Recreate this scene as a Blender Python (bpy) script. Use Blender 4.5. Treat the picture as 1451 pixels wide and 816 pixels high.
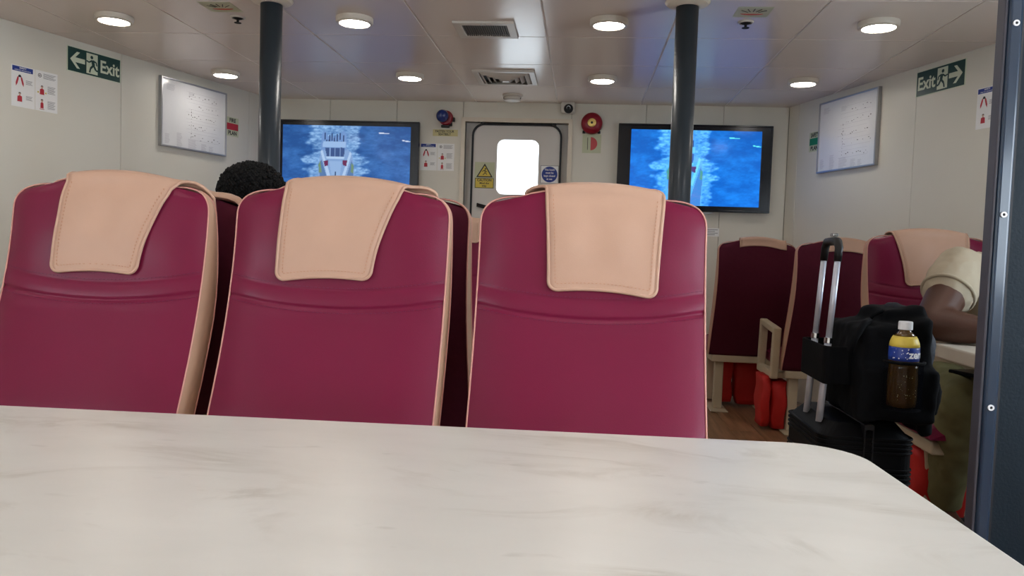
import bpy, bmesh, math, random
import numpy as np
from mathutils import Vector, Matrix

for o in list(bpy.data.objects):
    bpy.data.objects.remove(o, do_unlink=True)
scene = bpy.context.scene
COL = scene.collection
PI = math.pi

# ------------------------------------------------------------------ camera
F_PX, YAW, PITCH, ROLL = 1107.8, .08718, .05243, .0336
CAM_Z = 1.0
cam_d = bpy.data.cameras.new('camera')
cam_d.sensor_width = 36.0
cam_d.lens = F_PX / 1451.0 * 36.0
cam_d.clip_start = 0.02
cam = bpy.data.objects.new('camera', cam_d)
COL.objects.link(cam)
fw = Vector((-math.sin(YAW) * math.cos(PITCH), math.cos(YAW) * math.cos(PITCH), -math.sin(PITCH)))
rt = Vector((math.cos(YAW), math.sin(YAW), 0))
up = rt.cross(fw)
r2 = rt * math.cos(ROLL) + up * math.sin(ROLL)
u2 = -rt * math.sin(ROLL) + up * math.cos(ROLL)
M = Matrix((r2, u2, -fw)).transposed().to_4x4()
M.translation = Vector((0, 0, CAM_Z))
cam.matrix_world = M
scene.camera = cam

# ------------------------------------------------------------------ world / exposure
SKY = 9.5
LAMP = 20.5
world = bpy.data.worlds.new('sky')
scene.world = world
world.use_nodes = True
bgn = world.node_tree.nodes['Background']
bgn.inputs['Color'].default_value = (0.87, 0.95, 1.0, 1)
bgn.inputs['Strength'].default_value = SKY
vs = scene.view_settings
vs.view_transform = 'Standard'
vs.look = 'None'
vs.gamma = 1.0
vs.exposure = 0.72
vs.use_curve_mapping = False
scene.cycles.max_bounces = 10
scene.cycles.diffuse_bounces = 6

# ------------------------------------------------------------------ materials
def lin(c):
    return tuple(((v / 255.0) / 12.92 if v / 255.0 <= .04045 else ((v / 255.0 + .055) / 1.055) ** 2.4) for v in c) + (1.0,)

def mat(name, rgb, rough=.5, metal=0., spec=.5, var=.06, vscale=8., bump=0., bscale=200., coat=0., sheen=0., emit=None, estr=0., trans=0., ior=1.45, alpha=1., detail=3.):
    m = bpy.data.materials.new(name)
    m.use_nodes = True
    nt = m.node_tree
    b = nt.nodes['Principled BSDF']
    tc = nt.nodes.new('ShaderNodeTexCoord')
    c = lin(rgb)
    if var > 0:
        n = nt.nodes.new('ShaderNodeTexNoise')
        n.inputs['Scale'].default_value = vscale
        n.inputs['Detail'].default_value = detail
        nt.links.new(tc.outputs['Object'], n.inputs['Vector'])
        mx = nt.nodes.new('ShaderNodeMix')
        mx.data_type = 'RGBA'
        mx.inputs['A'].default_value = tuple(min(1, v * (1 - var)) for v in c[:3]) + (1,)
        mx.inputs['B'].default_value = tuple(min(1, v * (1 + var)) for v in c[:3]) + (1,)
        nt.links.new(n.outputs['Fac'], mx.inputs['Factor'])
        nt.links.new(mx.outputs['Result'], b.inputs['Base Color'])
    else:
        b.inputs['Base Color'].default_value = c
    b.inputs['Roughness'].default_value = rough
    b.inputs['Metallic'].default_value = metal
    b.inputs['Specular IOR Level'].default_value = spec
    b.inputs['IOR'].default_value = ior
    b.inputs['Coat Weight'].default_value = coat
    b.inputs['Coat Roughness'].default_value = .12
    b.inputs['Sheen Weight'].default_value = sheen
    b.inputs['Transmission Weight'].default_value = trans
    b.inputs['Alpha'].default_value = alpha
    if emit:
        b.inputs['Emission Color'].default_value = lin(emit)
        b.inputs['Emission Strength'].default_value = estr
    if bump > 0:
        n2 = nt.nodes.new('ShaderNodeTexNoise')
        n2.inputs['Scale'].default_value = bscale
        n2.inputs['Detail'].default_value = 4
        nt.links.new(tc.outputs['Object'], n2.inputs['Vector'])
        bp = nt.nodes.new('ShaderNodeBump')
        bp.inputs['Strength'].default_value = bump
        bp.inputs['Distance'].default_value = .002
        nt.links.new(n2.outputs['Fac'], bp.inputs['Height'])
        nt.links.new(bp.outputs['Normal'], b.inputs['Normal'])
    return m

MT = {}
MT['wall'] = mat('wall_laminate', (222, 218, 205), rough=.42, var=.03, vscale=2, bump=.05, bscale=300)
MT['wall_seam'] = mat('wall_seam', (150, 142, 128), rough=.6)
MT['ceil'] = mat('ceiling_laminate', (230, 219, 210), rough=.24, spec=.45, var=.05, vscale=1.5, bump=.04, bscale=5)
MT['ceil_back'] = mat('ceiling_joint', (238, 232, 224), rough=.5)
MT['trim'] = mat('cream_trim', (222, 212, 194), rough=.4)
MT['door'] = mat('door_paint', (214, 210, 204), rough=.4, var=.03)
MT['rubber'] = mat('black_rubber', (14, 15, 22), rough=.5)
MT['lampring'] = mat('lamp_ring', (214, 206, 192), rough=.35)
MT['lampglow'] = mat('lamp_glow', (255, 240, 215), rough=.5, var=0, emit=(255, 249, 241), estr=LAMP)
MT['pole'] = mat('grey_paint_pole', (46, 55, 62), rough=.38, var=.08, vscale=3, coat=.1)
MT['chrome'] = mat('chrome', (210, 212, 216), rough=.2, metal=1., var=0)
MT['alu'] = mat('brushed_aluminium', (178, 178, 180), rough=.32, metal=.9, var=.04)
MT['tvblack'] = mat('tv_plastic', (9, 11, 22), rough=.22, var=.05)
MT['vinyl'] = mat('magenta_vinyl', (112, 25, 56), rough=.33, spec=.22, var=.08, vscale=5, bump=.12, bscale=420)
MT['cover'] = mat('peach_vinyl', (190, 154, 132), rough=.5, spec=.4, var=.05, vscale=14, bump=.1, bscale=350)
MT['gusset'] = mat('peach_gusset', (190, 153, 128), rough=.5, spec=.4, var=.05, vscale=10)
MT['piping'] = mat('pink_piping', (206, 150, 136), rough=.45)
MT['stitch'] = mat('stitch_thread', (104, 26, 62), rough=.7)
MT['stitch_c'] = mat('cover_stitch', (188, 140, 112), rough=.7)
MT['fabric'] = mat('burgundy_fabric', (80, 24, 42), rough=.85, spec=.2, var=.12, vscale=60, bump=.3, bscale=900)
MT['frame'] = mat('cream_metal', (190, 176, 150), rough=.45, var=.05)
MT['blackmetal'] = mat('black_metal', (18, 18, 20), rough=.5)
MT['red'] = mat('red_nylon', (188, 30, 26), rough=.6, var=.12, vscale=12, bump=.2, bscale=60)
MT['navy'] = mat('navy_panel', (12, 26, 36), rough=.5, spec=.22, var=.15, vscale=4, bump=.3, bscale=160)
MT['navytrim'] = mat('navy_trim', (24, 42, 62), rough=.28, spec=.35, var=.1, vscale=5, coat=.4)
MT['greystrip'] = mat('grey_edge_strip', (66, 66, 76), rough=.4)
MT['signgreen'] = mat('sign_green', (20, 62, 56), rough=.4)
MT['signglow'] = mat('sign_pale_green', (212, 220, 196), rough=.5)
MT['white'] = mat('white_print', (240, 240, 238), rough=.4)
MT['paper'] = mat('plan_paper', (228, 228, 230), rough=.16, coat=.5)
MT['ink'] = mat('ink_dark', (48, 46, 50), rough=.6)
MT['inkmid'] = mat('ink_mid', (88, 84, 90), rough=.6)
MT['inkgrey'] = mat('ink_grey', (140, 138, 142), rough=.6)
MT['inkpale'] = mat('ink_pale', (186, 184, 190), rough=.5)
MT['blue'] = mat('sign_blue', (32, 58, 140), rough=.4)
MT['yellow'] = mat('sign_yellow', (214, 190, 78), rough=.45)
MT['paleyellow'] = mat('pale_yellow', (206, 196, 140), rough=.45)
MT['palegreen'] = mat('pale_green', (196, 200, 168), rough=.45)
MT['printred'] = mat('print_red', (186, 44, 58), rough=.5)
MT['printpink'] = mat('print_pink', (196, 76, 80), rough=.5)
MT['printorange'] = mat('print_orange', (206, 84, 52), rough=.5)
MT['printgreen'] = mat('print_green', (20, 130, 92), rough=.5)
MT['skinprint'] = mat('print_skin', (206, 170, 150), rough=.5)
MT['bellred'] = mat('bell_red', (138, 18, 38), rough=.35)
MT['gold'] = mat('bell_brass', (206, 176, 104), rough=.35, metal=.5)
MT['beaconblue'] = mat('beacon_blue', (18, 44, 118), rough=.12, coat=.6)
MT['dark'] = mat('dark_recess', (24, 22, 22), rough=.7)
MT['grille'] = mat('grille_brown', (96, 84, 76), rough=.5)
MT['vent'] = mat('vent_white', (206, 200, 190), rough=.4)
MT['bag'] = mat('black_nylon', (5, 6, 9), rough=.85, spec=.15, var=.2, vscale=20, bump=.3, bscale=90)
MT['bagblue'] = mat('navy_nylon', (14, 20, 34), rough=.7, var=.2, vscale=20, bump=.3, bscale=90)
MT['case'] = mat('black_abs', (8, 9, 12), rough=.55, spec=.15, var=.1, bump=.2, bscale=150)
MT['steel'] = mat('pole_steel', (206, 212, 226), rough=.35, metal=.35, var=0)
MT['capwhite'] = mat('bottle_cap', (222, 224, 226), rough=.4)
MT['cola'] = mat('amber_drink', (84, 58, 16), rough=.15, var=.15, vscale=30, coat=.6)
MT['bubble'] = mat('label_white', (232, 234, 238), rough=.4)
MT['skin'] = mat('dark_skin', (80, 50, 37), rough=.5, var=.1, vscale=20, bump=.1, bscale=300)
MT['hair'] = mat('black_hair', (8, 7, 7), rough=.6, spec=.2, var=.2, vscale=40)
MT['shirt'] = mat('stone_cotton', (182, 170, 148), rough=.85, spec=.2, var=.08, vscale=14, bump=.4, bscale=60)
MT['trousers'] = mat('olive_cotton', (112, 110, 78), rough=.85, spec=.2, var=.2, vscale=16, bump=.5, bscale=40)
MT['greyshirt'] = mat('grey_cotton', (70, 72, 80), rough=.85, spec=.2, var=.1)
MT['watch'] = mat('watch_gold', (206, 190, 150), rough=.25, metal=.8)
MT['eye'] = mat('eye_white', (220, 214, 206), rough=.2)
MT['shoe'] = mat('shoe_leather', (30, 26, 24), rough=.45)
MT['traytop'] = mat('tray_laminate', (206, 200, 186), rough=.35)

def wood_mat():
    m = bpy.data.materials.new('wood_floor'); m.use_nodes = True
    nt = m.node_tree; b = nt.nodes['Principled BSDF']
    tc = nt.nodes.new('ShaderNodeTexCoord')
    mp = nt.nodes.new('ShaderNodeMapping'); mp.inputs['Scale'].default_value = (22, 1.6, 1)
    oi = nt.nodes.new('ShaderNodeObjectInfo')
    ad = nt.nodes.new('ShaderNodeVectorMath'); ad.operation = 'ADD'
    cmb = nt.nodes.new('ShaderNodeCombineXYZ')
    ml = nt.nodes.new('ShaderNodeMath'); ml.operation = 'MULTIPLY'; ml.inputs[1].default_value = 37.
    nt.links.new(oi.outputs['Random'], ml.inputs[0])
    nt.links.new(ml.outputs[0], cmb.inputs['X']); nt.links.new(ml.outputs[0], cmb.inputs['Y'])
    nt.links.new(tc.outputs['Object'], ad.inputs[0]); nt.links.new(cmb.outputs[0], ad.inputs[1])
    nt.links.new(ad.outputs[0], mp.inputs['Vector'])
    n = nt.nodes.new('ShaderNodeTexNoise'); n.inputs['Scale'].default_value = 1.6; n.inputs['Detail'].default_value = 8
    n.inputs['Distortion'].default_value = .6
    nt.links.new(mp.outputs[0], n.inputs['Vector'])
    cr = nt.nodes.new('ShaderNodeValToRGB')
    cr.color_ramp.elements[0].position = .3; cr.color_ramp.elements[0].color = lin((104, 74, 50))
    cr.color_ramp.elements[1].position = .72; cr.color_ramp.elements[1].color = lin((162, 122, 88))
    nt.links.new(n.outputs['Fac'], cr.inputs['Fac'])
    nt.links.new(cr.outputs['Color'], b.inputs['Base Color'])
    b.inputs['Roughness'].default_value = .38
    return m
MT['wood'] = wood_mat()

def marble_mat():
    m = bpy.data.materials.new('marble_laminate'); m.use_nodes = True
    nt = m.node_tree; b = nt.nodes['Principled BSDF']
    tc = nt.nodes.new('ShaderNodeTexCoord')
    mp = nt.nodes.new('ShaderNodeMapping'); mp.inputs['Scale'].default_value = (1.0, 2.2, 1); mp.inputs['Rotation'].default_value = (0, 0, .45)
    nt.links.new(tc.outputs['Object'], mp.inputs['Vector'])
    n = nt.nodes.new('ShaderNodeTexNoise'); n.inputs['Scale'].default_value = 3.2; n.inputs['Detail'].default_value = 9
    n.inputs['Roughness'].default_value = .62; n.inputs['Distortion'].default_value = .9
    nt.links.new(mp.outputs[0], n.inputs['Vector'])
    # veins: narrow band of the noise around .5
    sub = nt.nodes.new('ShaderNodeMath'); sub.operation = 'SUBTRACT'; sub.inputs[1].default_value = .5
    ab = nt.nodes.new('ShaderNodeMath'); ab.operation = 'ABSOLUTE'
    nt.links.new(n.outputs['Fac'], sub.inputs[0]); nt.links.new(sub.outputs[0], ab.inputs[0])
    cr = nt.nodes.new('ShaderNodeValToRGB')
    cr.color_ramp.elements[0].position = 0.; cr.color_ramp.elements[0].color = (.42, .42, .42, 1)
    cr.color_ramp.elements[1].position = .06; cr.color_ramp.elements[1].color = (0, 0, 0, 1)
    nt.links.new(ab.outputs[0], cr.inputs['Fac'])
    # break veins up
    n2 = nt.nodes.new('ShaderNodeTexNoise'); n2.inputs['Scale'].default_value = 5.; n2.inputs['Detail'].default_value = 3
    nt.links.new(mp.outputs[0], n2.inputs['Vector'])
    cr2 = nt.nodes.new('ShaderNodeValToRGB')
    cr2.color_ramp.elements[0].position = .45; cr2.color_ramp.elements[0].color = (0, 0, 0, 1)
    cr2.color_ramp.elements[1].position = .68; cr2.color_ramp.elements[1].color = (1, 1, 1, 1)
    nt.links.new(n2.outputs['Fac'], cr2.inputs['Fac'])
    mu = nt.nodes.new('ShaderNodeMath'); mu.operation = 'MULTIPLY'
    nt.links.new(cr.outputs['Color'], mu.inputs[0]); nt.links.new(cr2.outputs['Color'], mu.inputs[1])
    # cloudy base
    n3 = nt.nodes.new('ShaderNodeTexNoise'); n3.inputs['Scale'].default_value = 7.; n3.inputs['Detail'].default_value = 6
    nt.links.new(mp.outputs[0], n3.inputs['Vector'])
    base = nt.nodes.new('ShaderNodeMix'); base.data_type = 'RGBA'
    base.inputs['A'].default_value = lin((200, 199, 192)); base.inputs['B'].default_value = lin((218, 217, 211))
    nt.links.new(n3.outputs['Fac'], base.inputs['Factor'])
    fin = nt.nodes.new('ShaderNodeMix'); fin.data_type = 'RGBA'
    fin.inputs['B'].default_value = lin((150, 142, 124))
    nt.links.new(base.outputs['Result'], fin.inputs['A']); nt.links.new(mu.outputs[0], fin.inputs['Factor'])
    # small specks
    n4 = nt.nodes.new('ShaderNodeTexNoise'); n4.inputs['Scale'].default_value = 15.; n4.inputs['Detail'].default_value = 2
    nt.links.new(mp.outputs[0], n4.inputs['Vector'])
    cr4 = nt.nodes.new('ShaderNodeValToRGB')
    cr4.color_ramp.elements[0].position = .69; cr4.color_ramp.elements[0].color = (0, 0, 0, 1)
    cr4.color_ramp.elements[1].position = .78; cr4.color_ramp.elements[1].color = (.28, .28, .28, 1)
    nt.links.new(n4.outputs['Fac'], cr4.inputs['Fac'])
    fin2 = nt.nodes.new('ShaderNodeMix'); fin2.data_type = 'RGBA'
    fin2.inputs['B'].default_value = lin((140, 136, 122))
    nt.links.new(fin.outputs['Result'], fin2.inputs['A']); nt.links.new(cr4.outputs['Color'], fin2.inputs['Factor'])
    nt.links.new(fin2.outputs['Result'], b.inputs['Base Color'])
    b.inputs['Roughness'].default_value = .3
    return m
MT['marble'] = marble_mat()

def pane_mat(name, tint):
    m = bpy.data.materials.new(name); m.use_nodes = True
    nt = m.node_tree; nt.nodes.clear()
    o = nt.nodes.new('ShaderNodeOutputMaterial'); mx = nt.nodes.new('ShaderNodeMixShader')
    tr = nt.nodes.new('ShaderNodeBsdfTransparent'); gl = nt.nodes.new('ShaderNodeBsdfGlossy')
    tr.inputs['Color'].default_value = tint
    gl.inputs['Roughness'].default_value = .05
    mx.inputs['Fac'].default_value = .06
    nt.links.new(tr.outputs[0], mx.inputs[1]); nt.links.new(gl.outputs[0], mx.inputs[2]); nt.links.new(mx.outputs[0], o.inputs['Surface'])
    return m
MT['pane'] = pane_mat('window_glass', (.95, .97, 1, 1))
MT['tintpane'] = pane_mat('tinted_door_glass', (.52, .53, .54, 1))

def mesh_net_mat():
    m = bpy.data.materials.new('pocket_net'); m.use_nodes = True
    nt = m.node_tree; nt.nodes.clear()
    o = nt.nodes.new('ShaderNodeOutputMaterial'); mx = nt.nodes.new('ShaderNodeMixShader')
    tr = nt.nodes.new('ShaderNodeBsdfTransparent'); df = nt.nodes.new('ShaderNodeBsdfDiffuse')
    df.inputs['Color'].default_value = lin((14, 15, 20))
    mx.inputs['Fac'].default_value = .5
    nt.links.new(tr.outputs[0], mx.inputs[1]); nt.links.new(df.outputs[0], mx.inputs[2]); nt.links.new(mx.outputs[0], o.inputs['Surface'])
    return m
MT['net'] = mesh_net_mat()

def screen_mat(name, strength):
    m = bpy.data.materials.new(name); m.use_nodes = True
    nt = m.node_tree; b = nt.nodes['Principled BSDF']
    at = nt.nodes.new('ShaderNodeAttribute'); at.attribute_name = 'picture'
    b.inputs['Base Color'].default_value = (.01, .01, .015, 1)
    b.inputs['Roughness'].default_value = .12
    b.inputs['Specular IOR Level'].default_value = .2
    nt.links.new(at.outputs['Color'], b.inputs['Emission Color'])
    b.inputs['Emission Strength'].default_value = strength
    return m
MT['screen'] = screen_mat('lit_screen', .64)

# ------------------------------------------------------------------ mesh helpers
class MB:
    def __init__(s): s.v = []; s.f = []
    def add(s, vs_, fs_):
        n = len(s.v); s.v += [tuple(p) for p in vs_]; s.f += [tuple(i + n for i in f) for f in fs_]
        return s
    def box(s, c, d, rz=0.):
        x, y, z = d[0] / 2, d[1] / 2, d[2] / 2
        P = [(-x, -y, -z), (x, -y, -z), (x, y, -z), (-x, y, -z), (-x, -y, z), (x, -y, z), (x, y, z), (-x, y, z)]
        ca, sa = math.cos(rz), math.sin(rz)
        P = [(c[0] + a * ca - b * sa, c[1] + a * sa + b * ca, c[2] + e) for a, b, e in P]
        return s.add(P, [(0, 3, 2, 1), (4, 5, 6, 7), (0, 1, 5, 4), (1, 2, 6, 5), (2, 3, 7, 6), (3, 0, 4, 7)])
    def span(s, a, b):
        return s.box([(a[i] + b[i]) / 2 for i in range(3)], [abs(b[i] - a[i]) for i in range(3)])
    def prism(s, pts, axis, a, b):
        """extrude a convex/simple 2D polygon along axis between a and b. axis 'y': pts are (x,z); 'z': (x,y); 'x': (y,z)"""
        n = len(pts)
        def p3(p, t):
            return {'y': (p[0], t, p[1]), 'z': (p[0], p[1], t), 'x': (t, p[0], p[1])}[axis]
        V = [p3(p, a) for p in pts] + [p3(p, b) for p in pts]
        Fc = [tuple(range(n)), tuple(range(2 * n - 1, n - 1, -1))] + [(i, i + n, (i + 1) % n + n, (i + 1) % n) for i in range(n)]
        return s.add(V, Fc)
    def ring(s, outer, inner, axis, a, b):
        n = len(outer)
        def p3(p, t):
            return {'y': (p[0], t, p[1]), 'z': (p[0], p[1], t), 'x': (t, p[0], p[1])}[axis]
        V = [p3(p, a) for p in outer] + [p3(p, a) for p in inner] + [p3(p, b) for p in outer] + [p3(p, b) for p in inner]
        Fc = []
        for i in range(n):
            j = (i + 1) % n
            Fc += [(i, j, j + n, i + n), (i + 2 * n, i + 3 * n, j + 3 * n, j + 2 * n), (i, i + 2 * n, j + 2 * n, j), (i + n, j + n, j + 3 * n, i + 3 * n)]
        return s.add(V, Fc)
    def tube(s, path, r, seg=8, closed=False, flat=None):
        P = [Vector(p) for p in path]; n = len(P)
        rr = r if isinstance(r, (list, tuple)) else [r] * n
        V = []; ref = None
        for i in range(n):
            a = P[i - 1] if (i > 0 or closed) else P[i]; b = P[(i + 1) % n] if (i < n - 1 or closed) else P[i]
            t = (b - a); t = t.normalized() if t.length > 1e-9 else Vector((0, 0, 1))
            if ref is None:
                ref = Vector((0, 0, 1)) if abs(t.z) < .9 else Vector((1, 0, 0))
            nx = (ref - t * ref.dot(t)).normalized(); ny = t.cross(nx); ref = nx
            for k in range(seg):
                an = 2 * PI * k / seg
                V.append(P[i] + nx * (rr[i] * math.cos(an)) + ny * (rr[i] * math.sin(an)))
        Fc = []
        m = n if closed else n - 1
        for i in range(m):
            for k in range(seg):
                a0 = i * seg + k; a1 = i * seg + (k + 1) % seg; b0 = ((i + 1) % n) * seg + k; b1 = ((i + 1) % n) * seg + (k + 1) % seg
                Fc.append((a0, a1, b1, b0))
        if not closed:
            Fc.append(tuple(range(seg - 1, -1, -1))); Fc.append(tuple((n - 1) * seg + k for k in range(seg)))
        return s.add(V, Fc)
    def lathe(s, prof, c=(0, 0, 0), seg=24, axis='z'):
        """prof: (r, h) list; closed at the ends"""
        V = []; n = len(prof)
        for r, hh in prof:
            for k in range(seg):
                a = 2 * PI * k / seg
                x, y = r * math.cos(a), r * math.sin(a)
                V.append({'z': (c[0] + x, c[1] + y, c[2] + hh), 'y': (c[0] + x, c[1] - hh, c[2] + y)}[axis])
        Fc = []
        for i in range(n - 1):
            for k in range(seg):
                Fc.append((i * seg + k, i * seg + (k + 1) % seg, (i + 1) * seg + (k + 1) % seg, (i + 1) * seg + k))
        Fc.append(tuple(range(seg - 1, -1, -1))); Fc.append(tuple((n - 1) * seg + k for k in range(seg)))
        return s.add(V, Fc)
    def grid(s, rows):
        nr = len(rows); nc = len(rows[0])
        V = [p for r in rows for p in r]
        Fc = [(i * nc + j, i * nc + j + 1, (i + 1) * nc + j + 1, (i + 1) * nc + j) for i in range(nr - 1) for j in range(nc - 1)]
        return s.add(V, Fc)
    def ell(s, c, r, rot=None, seg=18, rings=12):
        V = []; Fc = []
        R = rot.to_matrix() if rot is not None else None
        for i in range(rings + 1):
            th = PI * i / rings
            for k in range(seg):
                a = 2 * PI * k / seg
                p = Vector((r[0] * math.sin(th) * math.cos(a), r[1] * math.sin(th) * math.sin(a), r[2] * math.cos(th)))
                if R is not None: p = R @ p
                V.append((c[0] + p.x, c[1] + p.y, c[2] + p.z))
        for i in range(rings):
            for k in range(seg):
                Fc.append((i * seg + k, (i + 1) * seg + k, (i + 1) * seg + (k + 1) % seg, i * seg + (k + 1) % seg))
        return s.add(V, Fc)
    def limb(s, pts, radii, caps=(True, True)):
        s.tube(pts, list(radii), seg=16)
        for i, (p, r) in enumerate(zip(pts, radii)):
            if (i == 0 and not caps[0]) or (i == len(pts) - 1 and not caps[1]): continue
            s.ell(p, (r, r, r), seg=14, rings=9)
        return s
    def build(s, name, m, parent=None, smooth=False, bevel=0., seg=2, loc=None):
        me = bpy.data.meshes.new(name)
        me.from_pydata([tuple(p) for p in s.v], [], s.f)
        bm = bmesh.new(); bm.from_mesh(me)
        bmesh.ops.remove_doubles(bm, verts=bm.verts, dist=1e-6)
        bmesh.ops.recalc_face_normals(bm, faces=bm.faces)
        bm.to_mesh(me); bm.free()
        if smooth:
            me.polygons.foreach_set('use_smooth', [True] * len(me.polygons))
        me.materials.append(MT[m] if isinstance(m, str) else m)
        o = bpy.data.objects.new(name, me); COL.objects.link(o)
        if parent is not None: o.parent = parent
        if loc is not None: o.location = loc
        if bevel > 0:
            bv = o.modifiers.new('bevel', 'BEVEL'); bv.width = bevel; bv.segments = seg; bv.limit_method = 'ANGLE'; bv.angle_limit = .6
        return o

def tag(o, label=None, cat=None, group=None, kind=None):
    if label: o['label'] = label
    if cat: o['category'] = cat
    if group: o['group'] = group
    if kind: o['kind'] = kind
    return o

def thing(name, label, cat, loc=(0, 0, 0), rz=0., group=None):
    o = bpy.data.objects.new(name, None); COL.objects.link(o)
    o.location = loc; o.rotation_euler = (0, 0, rz); o.empty_display_size = .05
    return tag(o, label, cat, group)

def copy_tree(o, parent=None):
    c = o.copy(); COL.objects.link(c)
    if parent is not None: c.parent = parent
    for ch in list(o.children): copy_tree(ch, c)
    return c

def rrect(x0, x1, z0, z1, r, n=6):
    P = []
    for cx, cz, a0 in ((x1 - r, z1 - r, 0), (x0 + r, z1 - r, PI / 2), (x0 + r, z0 + r, PI), (x1 - r, z0 + r, 1.5 * PI)):
        for k in range(n + 1):
            a = a0 + PI / 2 * k / n
            P.append((cx + r * math.cos(a), cz + r * math.sin(a)))
    return P
def circ(cx, cz, r, n=20, a0=0., a1=2 * PI):
    full = abs(a1 - a0 - 2 * PI) < 1e-6
    m = n if full else n + 1
    return [(cx + r * math.cos(a0 + (a1 - a0) * k / n), cz + r * math.sin(a0 + (a1 - a0) * k / n)) for k in range(m)]

TXT = {}
def text_obj(body, size, m, parent, cx, cz, y, align='CENTER', bold=.0, sx=1., name='lettering', flat_z=False, thick=.0003):
    cu = bpy.data.curves.new('t', 'FONT'); cu.body = body; cu.size = size; cu.align_x = align; cu.align_y = 'CENTER'
    cu.offset = bold * size; cu.extrude = thick; cu.resolution_u = 3; cu.space_line = .85
    t = bpy.data.objects.new('t', cu); COL.objects.link(t)
    dg = bpy.context.evaluated_depsgraph_get(); dg.update()
    me = bpy.data.meshes.new_from_object(t.evaluated_get(dg))
    bpy.data.objects.remove(t, do_unlink=True); bpy.data.curves.remove(cu)
    for v in me.vertices:
        x, yy, zz = v.co
        v.co = (cx + x * sx, y - zz, cz + yy) if not flat_z else (cx + x * sx, cz + yy, y + zz)
    me.name = name
    me.materials.clear(); me.materials.append(MT[m])
    o = bpy.data.objects.new(name, me); COL.objects.link(o); o.parent = parent
    return o

# ================================================================== SETTING
ZC = 2.059
YF = 5.786
X0 = -.214
XC = -.514
def xl(y): return -2.947 + .277 * (y - 3.737) if y > 2.6 else -2.947 + .277 * (2.6 - 3.737)
def xr(y): return 1.946 - .289 * (y - 4.027) if y > 2.6 else 1.946 - .289 * (2.6 - 4.027)
XLW, XRW = xl(2.6), xr(2.6)
YB = -4.2
# floor
fl = MB().span((-3.4, YB, -.06), (2.5, YF + .1, -.006)).build('floor', 'wood'); tag(fl, kind='structure')
mp_ = MB().span((-.0735, -.5985, -.0055), (.0735, .5985, 0)).build('floor_plank', 'wood', fl, bevel=.0012, seg=1)
k = 0
for ix in range(13):
    for iy in range(4):
        px = .36 + .15 * ix; py = 1.6 + (.3 if ix % 3 == 0 else (-.1 if ix % 3 == 1 else .1)) + 1.2 * iy
        if py + .6 > YF + .05 or px + .08 > xr(py + .6): continue
        o = mp_ if k == 0 else mp_.copy()
        if k: COL.objects.link(o)
        o.location = (px, py, 0); k += 1

# ceiling: backing slab + tiles
ce = MB().span((-3.4, YB, ZC + .0025), (2.5, YF + .1, ZC + .06)).build('ceiling', 'ceil_back'); tag(ce, kind='structure')
def clip(poly, a, b, c):            # keep a*x+b*y<=c
    out = []
    for i in range(len(poly)):
        p, q = poly[i], poly[(i + 1) % len(poly)]
        dp, dq = a * p[0] + b * p[1] - c, a * q[0] + b * q[1] - c
        if dp <= 0: out.append(p)
        if dp * dq < 0:
            t = dp / (dp - dq); out.append((p[0] + (q[0] - p[0]) * t, p[1] + (q[1] - p[1]) * t))
    return out
g = .003
gx = .0048
full = None
NROW = 7
for i in range(-6, 5):
    for j in range(NROW):
        xa, xb = X0 + .6 * i + gx, X0 + .6 * (i + 1) - gx
        ya, yb_ = YF - .6 * (j + 1) + g, YF - .6 * j - g
        P = [(xa, ya), (xb, ya), (xb, yb_), (xa, yb_)]
        # right wall: x <= xr(y)
        P2 = clip(P, 1, .289, 1.946 + .289 * 4.027)
        if len(P2) >= 3: P2 = clip(P2, -1, .277, 2.947 + .277 * 3.737)
        if len(P2) >= 3: P2 = clip(P2, 1, 0, XRW)
        if len(P2) >= 3: P2 = clip(P2, -1, 0, -XLW)
        if len(P2) < 3: continue
        if len(P2) == 4 and all(abs(P2[q][0] - P[q][0]) + abs(P2[q][1] - P[q][1]) < 1e-6 for q in range(4)):
            cx, cy = (xa + xb) / 2, (ya + yb_) / 2
            if full is None:
                full = MB().box((0, 0, ZC + .00125), (.6 - 2 * gx, .6 - 2 * g, .0025)).build('ceiling_tile', 'ceil', ce, bevel=.001, seg=1)
                o = full
            else:
                o = full.copy(); COL.objects.link(o)
            o.location = (cx, cy, 0)
        else:
            MB().prism(P2, 'z', ZC, ZC + .0025).build('ceiling_tile', 'ceil', ce)
ytile = YF - .6 * NROW
MB().span((XLW, YB, ZC), (XRW, ytile - g, ZC + .0025)).build('ceiling_panel', 'ceil', ce)

# far wall with a doorway
DX0, DX1, DZ1 = -.89, -.13, 1.925
wf = MB().span((-2.75, YF + .012, 0), (DX0 - .02, YF + .09, ZC)).span((DX1 + .02, YF + .012, 0), (1.75, YF + .09, ZC)).span((DX0 - .02, YF + .012, DZ1 + .02), (DX1 + .02, YF + .09, ZC)).build('wall_far', 'wall_seam'); tag(wf, kind='structure')
def wpanel(x0, x1, z0=0., z1=ZC):
    MB().span((x0 + .0015, YF, z0), (x1 - .0015, YF + .012, z1)).build('wall_panel', 'wall', wf, bevel=.0015, seg=1)
xa, xb = xl(YF), xr(YF)
wpanel(xa, -1.92); wpanel(-1.92, -1.41); wpanel(-1.41, DX0 - .02); wpanel(DX0 - .02, DX1 + .02, DZ1 + .02, ZC)
wpanel(DX1 + .02, .43); wpanel(.43, .98); wpanel(.98, xb)

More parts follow.
